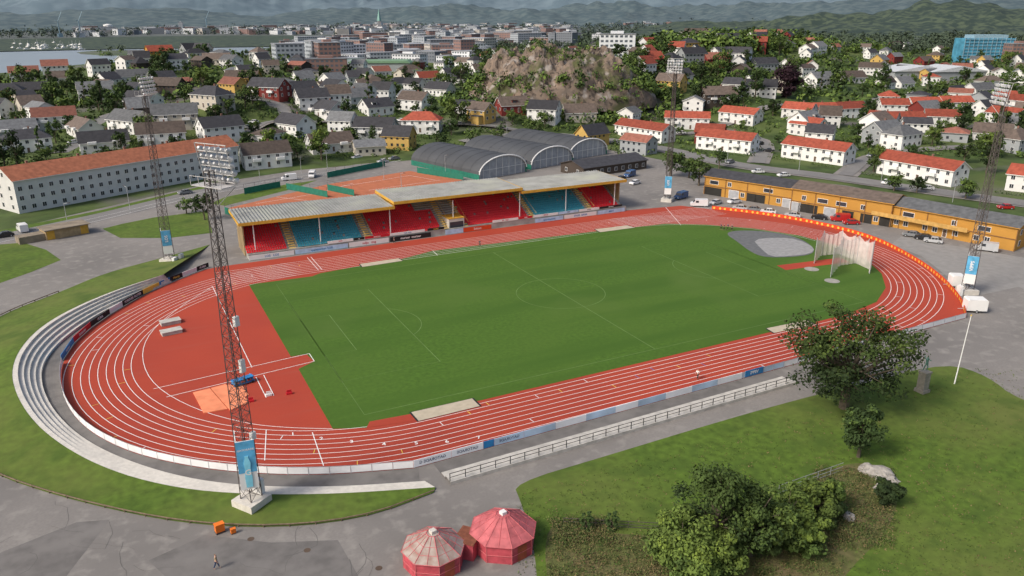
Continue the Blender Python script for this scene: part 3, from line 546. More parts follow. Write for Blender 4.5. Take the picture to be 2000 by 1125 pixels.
# ---------- pavilions, kiosk
prib=M('pav_rib',(.46,.11,.12),.6,.2,2)
def pav(u,v,r,h,ap,wm_,rm_,lab):
    x,y=S(u,v);o=E('pavilion',(x,y,0),.2,lab,'pavilion');n=8;P=[(r*math.cos(2*pi*i/n+.39),r*math.sin(2*pi*i/n+.39)) for i in range(n)];b=MB();b2=MB();b3=MB();b4=MB()
    for i in range(n):
        p,q=P[i],P[(i+1)%n];b.poly([(*p,0),(*q,0),(*q,h),(*p,h)]);e=1.06;k=.22
        a,c=(p[0]*e,p[1]*e,h-.05),(q[0]*e,q[1]*e,h-.05);t1,t2=(p[0]*k,p[1]*k,ap),(q[0]*k,q[1]*k,ap);b2.poly([a,c,t2,t1]);b3.tube(a,(t1[0],t1[1],ap+.03),.045);b3.tube(a,c,.05)
        am=((a[0]+c[0])/2,(a[1]+c[1])/2,a[2]+.02);tm_=((t1[0]+t2[0])/2,(t1[1]+t2[1])/2,ap+.02);b3.tube(am,tm_,.03)
        for fr in(.33,.62):m1=[a[j]+(t1[j]-a[j])*fr for j in range(3)];m2=[c[j]+(t2[j]-c[j])*fr for j in range(3)];b3.tube(m1,m2,.03)
        b3.tube((*p,0),(*p,h),.06);b3.tube(t1,t2,.05)
        b4.tube((p[0]*1.01,p[1]*1.01,h*.45),(q[0]*1.01,q[1]*1.01,h*.45),.05)
    b2.poly([(p[0]*.22,p[1]*.22,ap) for p in P]);O('wall',b.mesh('w',[wm_]),o);O('roof',b2.mesh('r',[rm_]),o);O('ribs',b3.mesh('r',[prib]),o);O('trim',b4.mesh('t',[prib]),o)
    b=MB();b.box(-.3,-.3,ap,.3,.3,ap+.35);O('cap',b.mesh('c',[wpaint if r>3.3 else conc]),o);b=MB();pp=P[5];qq=P[6];d_=Vector((qq[0]-pp[0],qq[1]-pp[1],0)).normalized();m_=Vector(((pp[0]+qq[0])/2,(pp[1]+qq[1])/2,0))*1.015
    b.poly([m_-d_*.6,m_+d_*.6,m_+d_*.6+Vector((0,0,1.9)),m_-d_*.6+Vector((0,0,1.9))]);O('door',b.mesh('d',[M('pav_door',(.35,.08,.04),.6,.3,1)]),o)
pw=M('pav_wall',(.44,.07,.09),.6,.25,1.2)
pav(848,1098,3.2,2.1,3.7,pw,M('pav_glaz',(.40,.35,.31),.35,.4,1.2,c2=(.27,.17,.14)),'octagonal red pavilion with faded glazed roof panels');pav(983,1063,3.5,2.2,3.9,pw,M('pav_roof',(.46,.12,.13),.6,.25,1.1),'octagonal red pavilion with pink ribbed pyramid roof')
x,y=S(915,1078);o=E('link_hut',(x,y,0),.75,'small red flat-roofed link between two pavilions','hut');b=MB();b.box(-1.3,-1.1,0,1.3,1.1,2);O('wall',b.mesh('w',[pw]),o);b=MB();b.box(-1.4,-1.2,2.01,1.4,1.2,2.15);O('roof',b.mesh('w',[M('rusty_roof',(.2,.07,.04),.9,.3,2)]),o)
kr=M('kiosk_roof',(.24,.20,.15),.9,.2,.5)
a,c=S(92,470),S(175,455);L=lw(a,c);o=E('kiosk',(*a,0),math.atan2(c[1]-a[1],c[0]-a[0]),'low wooden kiosk with orange boarded front','kiosk');b=MB();b.box(0,0,0,L,5,2.5);O('wall',b.mesh('w',[M('kiosk_wood',(.38,.28,.16),.9,.2,1)]),o);b=MB();b.box(-.4,-.8,2.5,L+.4,5.4,2.72);O('roof',b.mesh('w',[kr]),o)
for a in(.2,L-2):b=MB();b.box(a,-.05,.1,a+1.8,-.01,2.3);O('door',b.mesh('w',[orange]),o)
b=MB();b.box(-6,.5,0,-.02,4,1.8);O('annex',b.mesh('w',[kr]),o)
# ---------- floodlight masts
lampm=MB();lampm.tube((0,.05,0),(0,-.35,0),.14,.36,10,0);lampm.tube((0,-.35,0),(0,-.38,0),.36,.33,10,1);LAMP=lampm.mesh('floodlight',[steel,M('lamp_glass',(.75,.77,.8),.2,.05)])
fgrey=M('frame_grey',(.46,.45,.44),.6,.15)
def mast(x,y,H,cabs,bann):
    o=E('floodlight_mast',(x,y,0),math.atan2(0-y,0-x)+pi/2,'tall lattice steel floodlight mast on concrete base','floodlight mast','stadium floodlight masts');b=MB();n=28;w=lambda t:.85*(1-t)+.36*t;cs=((-1,-1),(1,-1),(1,1),(-1,1));Hm=H-3.6
    for k in range(n):
        t0,t1=k/n,(k+1)/n;z0,z1=1+Hm*t0,1+Hm*t1
        for i in range(4):
            a,c=cs[i],cs[(i+1)%4];A_=(a[0]*w(t0),a[1]*w(t0),z0);B_=(a[0]*w(t1),a[1]*w(t1),z1);C_=(c[0]*w(t1),c[1]*w(t1),z1);D_=(c[0]*w(t0),c[1]*w(t0),z0)
            b.tube(A_,B_,.065);b.tube(A_,C_,.03);b.tube(D_,B_,.03);b.tube(B_,C_,.03)
    b.tube((.2,0,1),(.1,0,Hm),.06);O('lattice',b.mesh('l',[dsteel]),o)
    b=MB();b.box(-1.6,-1.6,0,1.6,1.6,1);O('plinth',b.mesh('p',[conc]),o);b=MB();dz=.78;zb=H-3.6;yo=-1.3;ti_=.28
    for k in range(6):z=zb-.3+k*dz;y_=yo-.0+(k)*ti_*.5;b.box(-2.2,y_-.04,z-.04,2.2,y_+.04,z+.04)
    for xx in(-2.2,-.75,.75,2.2):b.tube((xx,yo+.1,zb-.5),(xx,yo+.1+5*ti_*.5,zb+5*dz-.3),.05)
    b.box(-2.2,yo+.2,zb-.6,2.2,yo+1.9,zb-.52)
    for xx in(-2.2,-1,0,1,2.2):b.box(xx-.02,yo+1.86,zb-.52,xx+.02,yo+1.9,zb+.4)
    b.tube((-2.2,yo+1.9,zb+.42),(2.2,yo+1.9,zb+.42),.03)
    for sx in(-1,1):b.tube((sx*2.2,yo,zb-.6),(sx*.4,yo+1,zb-2.6),.05)
    hf=O('lamp_frame',b.mesh('lf',[fgrey]),o)
    for r in range(5):
        for c in range(6):O('floodlight',LAMP,hf,(-1.95+c*.78,yo-.12+(r+.5)*ti_*.5+R.uniform(-.06,.06),zb+r*dz),rot=(.5+R.uniform(-.12,.12),0,R.uniform(-.3,.3)))
    for (a,c,z,w_,h_) in cabs:b=MB();b.box(a-w_/2,c-.3,z,a+w_/2,c+.3,z+h_);O('cabinet',b.mesh('cb',[wpaint]),o)
    if bann:
        yw=math.atan2(CAM[1]-y,CAM[0]-x)+pi/2-o.rotation_euler[2];zb,hb,tx=bann;b=MB();b.box(-1.0,-1.75,zb,1.0,-1.65,zb+hb,0);b.box(-1,-1.78,zb+hb*.35,1,-1.752,zb+hb,1);b.box(-1.0,-1.64,zb,-.9,1.2,zb+hb,0);p=O('banner',b.mesh('bn',[wpaint,M('banner_blue',(.10,.36,.58),.5,.3,.8)]),o,rot=(0,0,yw))
        if tx=='G':
            b=MB();b.prism([(-.35,zb+.3),(.35,zb+.3),(.4,zb+1.6),(.3,zb+2.6),(.38,zb+3.4),(.2,zb+4),(.2,zb+4.3),(-.2,zb+4.3),(-.2,zb+4),(-.38,zb+3.4),(-.3,zb+2.6),(-.4,zb+1.6)],-1.84,-1.79);O('bottle_picture',b.mesh('bt',[M('bottle_blue',(.25,.65,.8),.4)]),p);text('G',1.0,p,(0,-1.86,zb+2.2),(pi/2,0,0),white);text('GATORADE',.34,p,(0,-1.8,zb+5.1),(pi/2,0,0),white)
        else:text(tx,.9,p,(0,-1.8,zb+hb*.65),(pi/2,-pi/2,0),white)
x,y=S(493,985);mast(x,y,42.1,[(0,-1.2,1,1.4,1.9),(-.55,-.6,17,.4,1.5),(-.5,-.6,22.5,.4,1.1),(-.6,-.8,8.5,.45,.9)],(3.2,6.2,'G'))
x,y=S(332,512);mast(x,y,42,[(-1,-2.1,0,1.2,1.6),(1.3,-2.2,0,1.2,1.8)],(2.5,5.5,'LOS'));x,y=S(1303,393);mast(x,y,42,[],(2.5,5.5,'LOS'));x,y=S(1888,572);mast(x,y,42,[(1.2,-2.2,0,1.4,2)],(2.5,5.8,'VIPPS'))
# ---------- hammer cage
net=bpy.data.materials.new('net');net.use_nodes=True;N=net.node_tree.nodes;Lk=net.node_tree.links;pb=N['Principled BSDF'];pb.inputs['Base Color'].default_value=(.8,.74,.70,1);tp=N.new('ShaderNodeBsdfTransparent');mx=N.new('ShaderNodeMixShader');nt=N.new('ShaderNodeTexNoise');nt.inputs['Scale'].default_value=.7;tc=N.new('ShaderNodeNewGeometry');Lk.new(tc.outputs['Position'],nt.inputs['Vector']);mr=N.new('ShaderNodeMapRange');mr.inputs[3].default_value=.35;mr.inputs[4].default_value=.8;Lk.new(nt.outputs['Fac'],mr.inputs[0]);Lk.new(mr.outputs[0],mx.inputs[0]);Lk.new(tp.outputs[0],mx.inputs[1]);Lk.new(pb.outputs[0],mx.inputs[2]);Lk.new(mx.outputs[0],N['Material Output'].inputs[0])
for px,h in(([(1590,515),(1604,500),(1640,497),(1665,508),(1690,518)],6.2),([(1622,542),(1640,520),(1672,515),(1700,528),(1698,535)],7)):
    P=[S(*p) for p in px];o=E('throwing_cage',(*P[0],0),0,'tall hammer throwing cage with pale hanging nets','throwing cage','throwing cages');Q=[(p[0]-P[0][0],p[1]-P[0][1]) for p in P]
    for q in Q:b=MB();b.tube((*q,0),(*q,h),.09,n=6);O('post',b.mesh('p',[steel]),o)
    for i in range(len(Q)-1):
        b=MB();p,q=Q[i],Q[i+1];K=8
        for k in range(K):
            f0,f1=k/K,(k+1)/K;sg=lambda f:h-.3-.9*math.sin(pi*f);of=lambda kk:.25*(kk%2);a_=(p[0]+(q[0]-p[0])*f0,p[1]+(q[1]-p[1])*f0+of(k));c_=(p[0]+(q[0]-p[0])*f1,p[1]+(q[1]-p[1])*f1+of(k+1));b.poly([(*a_,.1),(*c_,.1),(*c_,sg(f1)),(*a_,sg(f0))])
        O('net',b.mesh('n',[net]),o)
# ---------- vehicles
def carmesh(kind,col):
    b=MB();g=MB()
    if kind=='car':
        pf=[(-2.1,.3),(-2.15,.7),(-2,.9),(-1.1,.98),(1.5,1.0),(2.1,.92),(2.12,.3)];b.prism(pf,-.88,.88);g.prism([(-1.15,.99),(-.45,1.43),(1.0,1.45),(1.8,1.01)],-.74,.74);b.prism([(-.5,1.431),(-.45,1.49),(.95,1.5),(1.0,1.451)],-.72,.72)
        for x in(-.46,.3,1.0):b.box(x-.05,-.76,1.0,x+.05,.76,1.44)
    else:
        pf=[(-2.5,.35),(-2.55,.9),(-2.3,1.15),(-1.7,1.25),(-1.1,2.1),(-.9,2.2),(2.45,2.2),(2.5,.35)];b.prism(pf,-.97,.97);g.prism([(-1.75,1.27),(-1.12,2.05),(-1.05,2.0),(-1.6,1.27)],-.9,.9);g.box(-1.1,-.99,1.25,-.2,.99,1.9)
    return b.mesh('body',[col]),g.mesh('windows',[glass])
wl=MB();wl.tube((0,-.12,0),(0,.12,0),.33,n=12);wl.tube((0,-.13,0),(0,.13,0),.18,n=8,m=1);WH=wl.mesh('wheel',[black,steel]);hl=MB();hl.box(-.04,-.2,-.08,0,.2,.08);HLm=hl.mesh('headlight',[M('lamp_glass',(0,0,0))])
cc=dict(w=('white',(.7,.7,.7)),k=('black',(.02,.02,.022)),g=('grey',(.2,.21,.22)),s=('silver',(.45,.46,.47)),r=('red',(.4,.02,.02)),b=('blue',(.03,.08,.2)));cm={}
def car(x,y,yaw,c,kind='car',z=.03,where='on the asphalt'):
    if (c,kind) not in cm:cm[(c,kind)]=carmesh(kind,M('car_'+c,cc[c][1],.25,.03,spec=.6))
    bd,gg=cm[(c,kind)];o=E('parked_van' if kind=='van' else 'parked_car',(x,y,z),yaw,'%s %s parked %s'%(cc[c][0],'delivery van' if kind=='van' else 'passenger car',where),'van' if kind=='van' else 'car','parked vehicles');O('body',bd,o);O('windows',gg,o);k=1.35 if kind=='car' else 1.6
    for sx in(-k,k):
        for sy in(-.82,.82):O('wheel',WH,o,(sx,sy,.33))
    for sy in(-.6,.6):O('headlight',HLm,o,(-2.12 if kind=='car' else -2.53,sy,.68))
for u,v,c,k,yw in[(362,379,'g','car',.3),(10,463,'k','car',.2),(45,452,'w','van',-1.3),(450,358,'g','car',.3),(565,352,'w','van',0),(610,346,'w','van',1.2),(697,310,'w','car',.3),(770,312,'g','car',.2),(748,318,'s','car',.2),(1365,403,'w','van',-.6),(1398,399,'s','car',.2),(1434,397,'w','car',0),(1445,410,'s','car',-.8),(1470,412,'g','car',-.9),(1500,417,'w','car',-.8),(1548,424,'s','car',-.9),(1600,428,'k','car',-.9),(1640,432,'r','van',-.7),(1662,438,'r','car',-.5),(1780,462,'g','car',-1),(1803,468,'k','car',-1),(1822,474,'s','car',-1),(1925,490,'s','van',-1),(1963,408,'r','car',-.5),(1330,388,'b','van',.3),(1530,345,'w','car',-.2),(1480,338,'w','car',-.4),(1230,345,'b','van',.4),(1240,360,'w','car',.3),(1212,352,'k','car',.3)]:
    x,y=S(u,v);car(x,y,yw,c,k)
for i in range(30):
    p=R.choice([q for q in blk if q[2]<9]);a=R.uniform(0,6);x,y=p[0]+2.2*math.cos(a),p[1]+2.2*math.sin(a)
    if math.hypot(x-CAM[0],y-CAM[1])<560:car(x,y,R.choice([-.9,.3,-.5]),R.choice('wkgsrb'),z=hz(x,y)+.32,where='along the residential street')
for u,v,w_,lab in((1902,608,3.6,'white box trailer by the orange boards'),(1866,560,2.6,'small white box trailer beside the mast')):
    x,y=S(u,v);o=E('trailer',(x,y,0),-.6,lab,'trailer');b=MB();b.prism([(-w_/2,.5),(w_/2,.5),(w_/2,2.5),(w_/2-.2,2.7),(-w_/2+.2,2.7),(-w_/2,2.5)],-1.2,1.2);O('body',b.mesh('b',[wpaint]),o)
    for sy in(-1.1,1.1):O('wheel',WH,o,(0,sy,.33))
    b=MB();b.tube((-w_/2,0,.5),(-w_/2-1.2,0,.45),.06);O('drawbar',b.mesh('b',[steel]),o)
for i,(u,v) in enumerate([(510,372),(590,352),(750,352),(785,385),(870,345),(135,452),(255,415),(990,275),(1130,285),(1420,318),(1560,335),(1720,360),(1860,395),(640,335)]):
    x,y=S(u,v);o=E('street_lamp',(x,y,0),R.uniform(0,6),'slender grey street lamp beside the road','street lamp','street lamps');b=MB();b.tube((0,0,0),(0,0,7.5),.09,.06,6);b.tube((0,0,7.5),(1.2,0,7.8),.05);O('pole',b.mesh('p',[steel]),o);b=MB();b.box(1,-.12,7.72,1.7,.12,7.86);O('lamp_head',b.mesh('l',[dsteel]),o)
for u,v,s in((430,1040,.8),(456,1042,.45)):
    x,y=S(u,v);o=E('orange_container',(x,y,0),.2,'small orange metal cabinet on the asphalt plaza','cabinet','orange cabinets',sc=s);b=MB();b.box(-.6,-.4,.3,.6,.4,1.4);b.box(-.65,-.45,1.41,.65,.45,1.5);O('body',b.mesh('b',[M('safety_orange',(.75,.18,.02),.5)]),o)
    for a in(-.6,.5):b=MB();b.box(a,-.4,0,a+.1,.4,.29);O('leg',b.mesh('b',[dsteel]),o)
iron=M('iron',(.1,.07,.05),.7)
for u,v in((490,1053),(740,1110),(600,1075)):x,y=S(u,v);sheet('manhole_cover',[(x+.38*math.cos(a*.52),y+.38*math.sin(a*.52)) for a in range(12)],.03,iron)
for px in([(0,1080),(150,1020),(215,1015),(130,1125),(40,1300),(-80,1300)],[(290,1095),(400,1045),(530,1060),(660,1055),(700,1125),(560,1180),(380,1180)]):sheet('pavement',[S(*p) for p in px],.018,dasph)
sheet('pavement',[S(*p) for p in[(1740,478),(1800,500),(1900,580),(1990,560),(2100,620),(2100,520),(1980,500),(1760,462)]],.02,M('pale_concrete_ground',(.26,.25,.235),.9,.1,.6))
b=MB();rn=random.Random(4)
for i in range(20):
    u,v=rn.uniform(-20,760),rn.uniform(1030,1125);x,y=S(u,v);p=[(x,y)];a=rn.uniform(0,6.3)
    for k in range(rn.randrange(4,9)):a+=rn.gauss(0,.3);x+=.9*math.cos(a);y+=.9*math.sin(a);p.append((x,y))
    if all(lw(q,S(848,1098))>4.5 and lw(q,S(983,1063))>4.5 for q in p):strip(b,p,rn.uniform(.02,.045),.024)
O('pavement_seams',b.mesh('ps',[M('tar',(.09,.086,.08),.8)]),kind='structure')
x,y=S(1864,750);o=E('flagpole',(x,y,0),0,'white slender flagpole standing on the lawn','flagpole');b=MB();b.tube((0,0,0),(1.2,.3,11),.1,.05,8);O('pole',b.mesh('p',[wpaint]),o);b=MB();b.tube((1.2,.3,11),(1.22,.3,11.2),.09,n=8);O('finial',b.mesh('p',[yel]),o)
# ---------- people
def skin(name,J,Ed,Rd,m,par):
    me=bpy.data.meshes.new(name);me.from_pydata(J,Ed,[]);o=O(name,me,par);o.modifiers.new('s','SKIN');me.materials.append(m)
    for i,r in enumerate(Rd):me.skin_vertices[0].data[i].radius=(r,r)
    me.skin_vertices[0].data[0].use_root=True;s=o.modifiers.new('d','SUBSURF');s.levels=s.render_levels=1;return o
def person(x,y,z,yaw,lab,top,leg,s=1,stride=.22):
    o=E('person',(x,y,z),yaw,lab,'person',sc=s);sk=M('skin',(.5,.3,.22),.6);q=stride
    skin('body',[(0,0,.95),(0,0,1.2),(0,0,1.42),(0,0,1.5),(0,-.01,1.62),(0,0,1.7),(.19,0,1.4),(.25,q*.5,1.13),(.24,q*.9,.9),(.24,q,.82),(-.19,0,1.4),(-.25,-q*.5,1.13),(-.24,-q*.9,.9),(-.24,-q,.82),(.09,0,.88),(.1,-q*.6,.5),(.1,-q,.09),(.1,-q-.16,.04),(-.09,0,.88),(-.1,q*.5,.5),(-.1,q*1.2,.1),(-.1,q*1.2-.14,.04)],
     [(0,1),(1,2),(2,3),(3,4),(4,5),(2,6),(6,7),(7,8),(8,9),(2,10),(10,11),(11,12),(12,13),(0,14),(14,15),(15,16),(16,17),(0,18),(18,19),(19,20),(20,21)],[.13,.12,.13,.055,.1,.06,.06,.045,.035,.03,.06,.045,.035,.03,.085,.06,.04,.035,.085,.06,.04,.035],sk,o)
    skin('shirt',[(0,0,.98),(0,0,1.2),(0,0,1.4),(.19,0,1.4),(.25,q*.5,1.13),(-.19,0,1.4),(-.25,-q*.5,1.13)],[(0,1),(1,2),(2,3),(3,4),(2,5),(5,6)],[.15,.145,.15,.08,.06,.08,.06],top,o)
    skin('trousers',[(0,0,.97),(.09,0,.86),(.1,-q*.6,.5),(.1,-q,.14),(-.09,0,.86),(-.1,q*.5,.5),(-.1,q*1.2,.15)],[(0,1),(1,2),(2,3),(0,4),(4,5),(5,6)],[.15,.1,.08,.06,.1,.08,.06],leg,o)
    skin('hair',[(0,.03,1.64),(0,.02,1.71)],[(0,1)],[.1,.07],M('hair',(.12,.07,.03)),o)
den=M('denim',(.04,.06,.12));ws=M('shirt_white',(.7,.7,.68));bk=M('cloth_black',(.03,.03,.03));gs_=M('shirt_sand',(.4,.3,.18))
x,y=S(424,1111);person(x,y,.03,1.2,'person in sand-coloured top and jeans walking',gs_,den,1.05)
x,y=S(1362,741);person(x,y,.05,1.8,'person in white shirt running on the track',ws,bk)
for i,(u,v) in enumerate([(1408,449),(1414,450),(1421,449),(1429,451),(937,482),(770,476)]):
    x,y=S(u,v);person(x,y,.05,i*.8,'person in dark sports clothes standing on the track',bk if i%2 else den,bk)
bz=M('bronze_patina',(.10,.2,.16),.6,.2,3);x,y=S(1800,765);o=E('statue',(x,y,0),0,'green bronze figure statue on tall stone plinth','statue');b=MB();b.box(-.8,-.8,0,.8,.8,.5);b.box(-.6,-.6,.5,.6,.6,3.2);b.box(-.7,-.7,3.2,.7,.7,3.45);O('plinth',b.mesh('p',[M('plinth_stone',(.28,.26,.22),.9,.2,2)]),o)
J=[(0,0,.95),(0,0,1.2),(0,0,1.42),(0,0,1.5),(0,-.01,1.62),(0,0,1.7),(.2,0,1.4),(.35,-.1,1.2),(.3,-.3,1.25),(-.2,0,1.4),(-.35,.1,1.6),(-.3,.1,1.9),(.1,0,.88),(.12,-.1,.5),(.12,.0,.05),(-.1,0,.88),(-.15,.1,.5),(-.15,.2,.05)]
s_=skin('figure',J,[(0,1),(1,2),(2,3),(3,4),(4,5),(2,6),(6,7),(7,8),(2,9),(9,10),(10,11),(0,12),(12,13),(13,14),(0,15),(15,16),(16,17)],[.14,.13,.14,.06,.11,.07,.07,.05,.04,.07,.05,.04,.09,.07,.05,.09,.07,.05],bz,o);s_.location=(0,0,3.45);s_.scale=(1.4,1.4,1.4)
# ---------- trees
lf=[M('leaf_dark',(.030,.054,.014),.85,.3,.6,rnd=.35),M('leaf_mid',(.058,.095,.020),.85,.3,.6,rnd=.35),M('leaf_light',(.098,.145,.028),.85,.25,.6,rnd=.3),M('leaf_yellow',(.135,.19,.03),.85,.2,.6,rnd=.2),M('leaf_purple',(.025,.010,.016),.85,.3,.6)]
bark=M('bark',(.11,.09,.065),.95,.3,3)
def treemesh(seed,H,r,cl,nl,ls,pal,cone=False,low=.25,crs=1.):
    rn=random.Random(seed);t=MB();c=MB();zc=H*(low+(1-low)/2);rz_=H*(1-low)/2
    t.tube((0,0,-1),(rn.uniform(-.2,.2),0,H*.45),r*.07+.08,r*.04+.04,7)
    for i in range(cl):
        d=Vector((rn.gauss(0,1),rn.gauss(0,1),rn.gauss(0,1))).normalized();k=rn.uniform(.4,.95)
        p=Vector((d.x*r*k,d.y*r*k,zc+d.z*rz_*k))
        if cone:f=rn.random();a=rn.uniform(0,6.3);rr=r*(1-f)*.8;p=Vector((rr*math.cos(a),rr*math.sin(a),H*(.1+.85*f)))
        if i%2==0:t.tube((0,0,H*rn.uniform(.25,.45)),p,r*.025+.02,.02,4)
        cr=r*rn.uniform(.26,.46)*(1 if not cone else .7)*crs;base=1 if p.z>zc else 0
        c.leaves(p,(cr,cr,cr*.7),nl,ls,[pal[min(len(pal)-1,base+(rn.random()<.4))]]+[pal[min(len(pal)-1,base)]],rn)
    return t.mesh('trunk',[bark]),c.mesh('crown',lf)
TM=[treemesh(i,7+i%4,3.2+(i%3)*.5,22,36,.75,[0,1,2]if i%3 else [0,0,1],low=.15) for i in range(7)]+[treemesh(20,11,2.2,22,30,.7,[0,0,1],True),treemesh(21,9,4,24,42,.8,[1,2,3],low=.15),treemesh(22,12,5.5,34,60,1.0,[4,4,4],low=.06)]
JM={}
def tree(x,y,z,i,s,lab='leafy green garden tree between houses',far=False,group='garden trees'):
    t,c=TM[i];rz_=R.uniform(0,6)
    if far:
        if i not in JM:
            a=MB()
            for src in(t,c):
                n0=len(a.v);a.v+=[tuple(v.co) for v in src.vertices];a.f+=[tuple(n0+k for k in p.vertices) for p in src.polygons];a.m+=[(5 if src is t else p.material_index) for p in src.polygons]
            JM[i]=a.mesh('tree',lf+[bark])
        O('tree',JM[i],None,(x,y,z),rz_,lab,'tree',group,sc=(s,s,s*R.uniform(.85,1.2)));return
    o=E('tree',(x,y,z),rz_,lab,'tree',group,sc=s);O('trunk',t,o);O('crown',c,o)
def T(u,v,i,s,**k):x,y,z,D=ST(u,v);tree(x,y,z,i,s,**k)
T(1535,192,9,1.5,lab='large dark purple-leaved tree above the terraced houses')
for u,v,i,s in[(893,250,8,1.5),(1310,345,1,1.3),(1365,365,2,1.1),(1345,350,0,1.1),(1290,110,7,1.3),(1270,115,2,1.4),(168,205,7,1.2),(1450,230,7,.9),(1925,340,3,1.0),(1790,378,0,.8),(1745,375,4,.8),(1885,390,4,.9),(880,140,1,1.6),(900,165,2,1.6),(930,130,3,1.6),(870,180,5,1.5),(960,150,0,1.5),(980,120,4,1.5),(1130,85,3,1.3),(1085,85,1,.8),(1230,100,5,1.4),(1250,130,1,1.5),(1240,160,2,1.5),(1260,190,4,1.3),(400,430,6,.9),(365,420,5,.6),(640,200,0,1),(480,215,2,1.1),(500,265,1,.8)]:T(u,v,i,s)
nt_=0;tr=0
while nt_<262 and tr<9000:
    tr+=1;u=R.uniform(-40,2040);lo=85 if u<1150 else 55;v=lo+(340-lo)*R.random()**1.1
    if u<190 and v<160:continue
    x,y,z,D=ST(u,v)
    if D>1100 or not free(x,y,1.0):continue
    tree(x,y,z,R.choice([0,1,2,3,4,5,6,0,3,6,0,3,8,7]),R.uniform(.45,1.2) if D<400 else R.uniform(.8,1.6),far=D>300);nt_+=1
b=MB();k=0;tr=0;rn=random.Random(3)
for hx,hy,yw,L,W in HD:
    cs_,sn=math.cos(yw),math.sin(yw)
    for i in range(int(L*1.1)):
        lx=-L*.55+i;ly=-W/2-6;x=hx+lx*cs_-ly*sn;y=hy+lx*sn+ly*cs_
        if free(x,y,-2):b.leaves((x,y,hz(x,y)+.6),(.8,.8,.8),14,.45,[0,1,1],rn)
while k<3000 and tr<12000:
    tr+=1;u=R.uniform(-60,2060);v=(85 if u<1150 else 50)+260*R.random()**1.0
    x,y,z,D=ST(u,v)
    if D>1500 or (u<190 and v<155) or not free(x,y,-1):continue
    big=D>450;s=R.uniform(.6,1.6)*(2.5 if big else 1.1);c0=rn.choice([0,0,0,1,1]);b.leaves((x,y,z+s*.6),(s*1.5,s*1.5,s*1.1),26 if big else 22,s*.75,[c0,min(2,c0+1)],rn);k+=1
O('shrubs',b.mesh('sh',lf),kind='stuff')
b=MB();k=0;tr=0
hz_=[M('hazy_leaf',(.05,.072,.045),.9,.3,.05),M('hazy_leaf_blue',(.075,.102,.095),.9,.3,.05)]  # distant foliage with the haze painted into its leaf colours
while k<3900 and tr<15000:
    tr+=1;u=R.uniform(-60,2100);z_=R.random();ms=None
    if z_<.17:
        a=R.uniform(0,2*pi);rr=R.choice([R.uniform(.80,1.2),R.uniform(.80,1.2),R.uniform(.1,.8)])
        if rr<.98:
            if rr<.8 and R.random()<.45:continue
            x,y,z=rockp(a,rr);s=R.uniform(1.0,2.2) if rr<.8 else R.uniform(1.6,3.2);z-=.3
        else:x0_,y0_=52*rr*math.cos(a),34*rr*math.sin(a);x=kx+x0_*.893+y0_*.449;y=ky-x0_*.449+y0_*.893;z=hz(x,y);s=R.uniform(2.2,3.8)
        if math.sin(a)<-.3 and R.random()<.45:continue
    else:
        v=R.uniform(33,105) if u>1150 else R.uniform(38,100);x,y,z,D=ST(u,v)
        if D<500 or z<1 or (D<900 and not free(x,y,1)):continue
        s=R.uniform(3.5,6)*(1+max(0,D-900)/2500)
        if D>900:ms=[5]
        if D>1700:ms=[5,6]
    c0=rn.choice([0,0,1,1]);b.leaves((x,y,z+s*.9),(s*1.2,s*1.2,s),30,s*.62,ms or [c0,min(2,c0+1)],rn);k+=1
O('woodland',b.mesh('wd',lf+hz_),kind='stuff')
def neart(u,v,H,r,cl,nl,ls,pal,lab,low=.25,seed=1,crs=1.):
    t,c=treemesh(seed,H,r,cl,nl,ls,pal,low=low,crs=crs);x,y=S(u,v);o=E('tree',(x,y,0),0,lab,'tree');O('trunk',t,o);O('crown',c,o)
neart(1648,797,15.8,10,105,105,.5,[0,1,2],'large spreading broadleaf tree standing on the lawn',.14,31,.52)
neart(1676,893,8.2,2.9,30,130,.4,[0,0,1],'small dark leafy tree on the grass slope',.12,6)
for u,v,H,r,pal,sd in[(1395,1075,11.5,4.8,[0,1,1],7),(1465,1085,10,4,[0,1,2],8),(1330,1110,6.6,4,[1,2,3],9),(1530,1050,6.5,3,[1,2,2],10),(1590,1020,5.2,2.8,[1,2,3],11),(1500,1080,6.5,3,[1,2,2],12),(1730,985,3.5,1.6,[0,0,1],13),(1400,1125,6,3,[1,2,3],16),(1350,1130,5,3,[1,2,3],17),(1560,1075,5,2.6,[1,2,3],18),(1620,1000,4,2,[0,1,2],21)]:
    neart(u,v,H,r,42,150,.38,pal,'bushy green tree in the thicket below the lawn',.02,sd,.85)
for u,v in((1145,1035),(1195,1035)):neart(u,v,2.6,.8,14,50,.25,[0,0,1],'small clipped conifer at the thicket edge',.0,14)
lawns('rough_ground',chaikin([(1075,1010),(1180,1040),(1290,1050),(1420,1020),(1560,960),(1640,905),(1720,905),(1760,960),(1735,1040),(1660,1110),(1600,1200),(1100,1250),(1060,1100)],2,True),mixnoise(M('rough_grass_ground',(.10,.11,.035),.95,.35,1.2),.25,(.15,.12,.06),.45,.65),.04)
b=MB();rn=random.Random(9)
for i in range(1900):
    u,v=R.choice([(R.uniform(1070,1300),R.uniform(1045,1150)),(R.uniform(1280,1650),R.uniform(1050,1150)),(R.uniform(1590,1745),R.uniform(915,1070)),(R.uniform(1590,1745),R.uniform(915,1070)),(R.uniform(1080,1200),R.uniform(1015,1060))]);x,y=S(u,v);s=rn.uniform(.2,.75);c0=rn.choice([5,6,0,1,5,6]);b.leaves((x,y,s*.3),(s*1.5,s*1.5,s*.8),30,.17,[c0,rn.choice([1,5,6])],rn)
O('undergrowth',b.mesh('ug',lf+[M('dry_brush',(.17,.135,.06),.9,.3,2),M('rough_grass',(.11,.13,.04),.9,.3,2)]),kind='stuff')
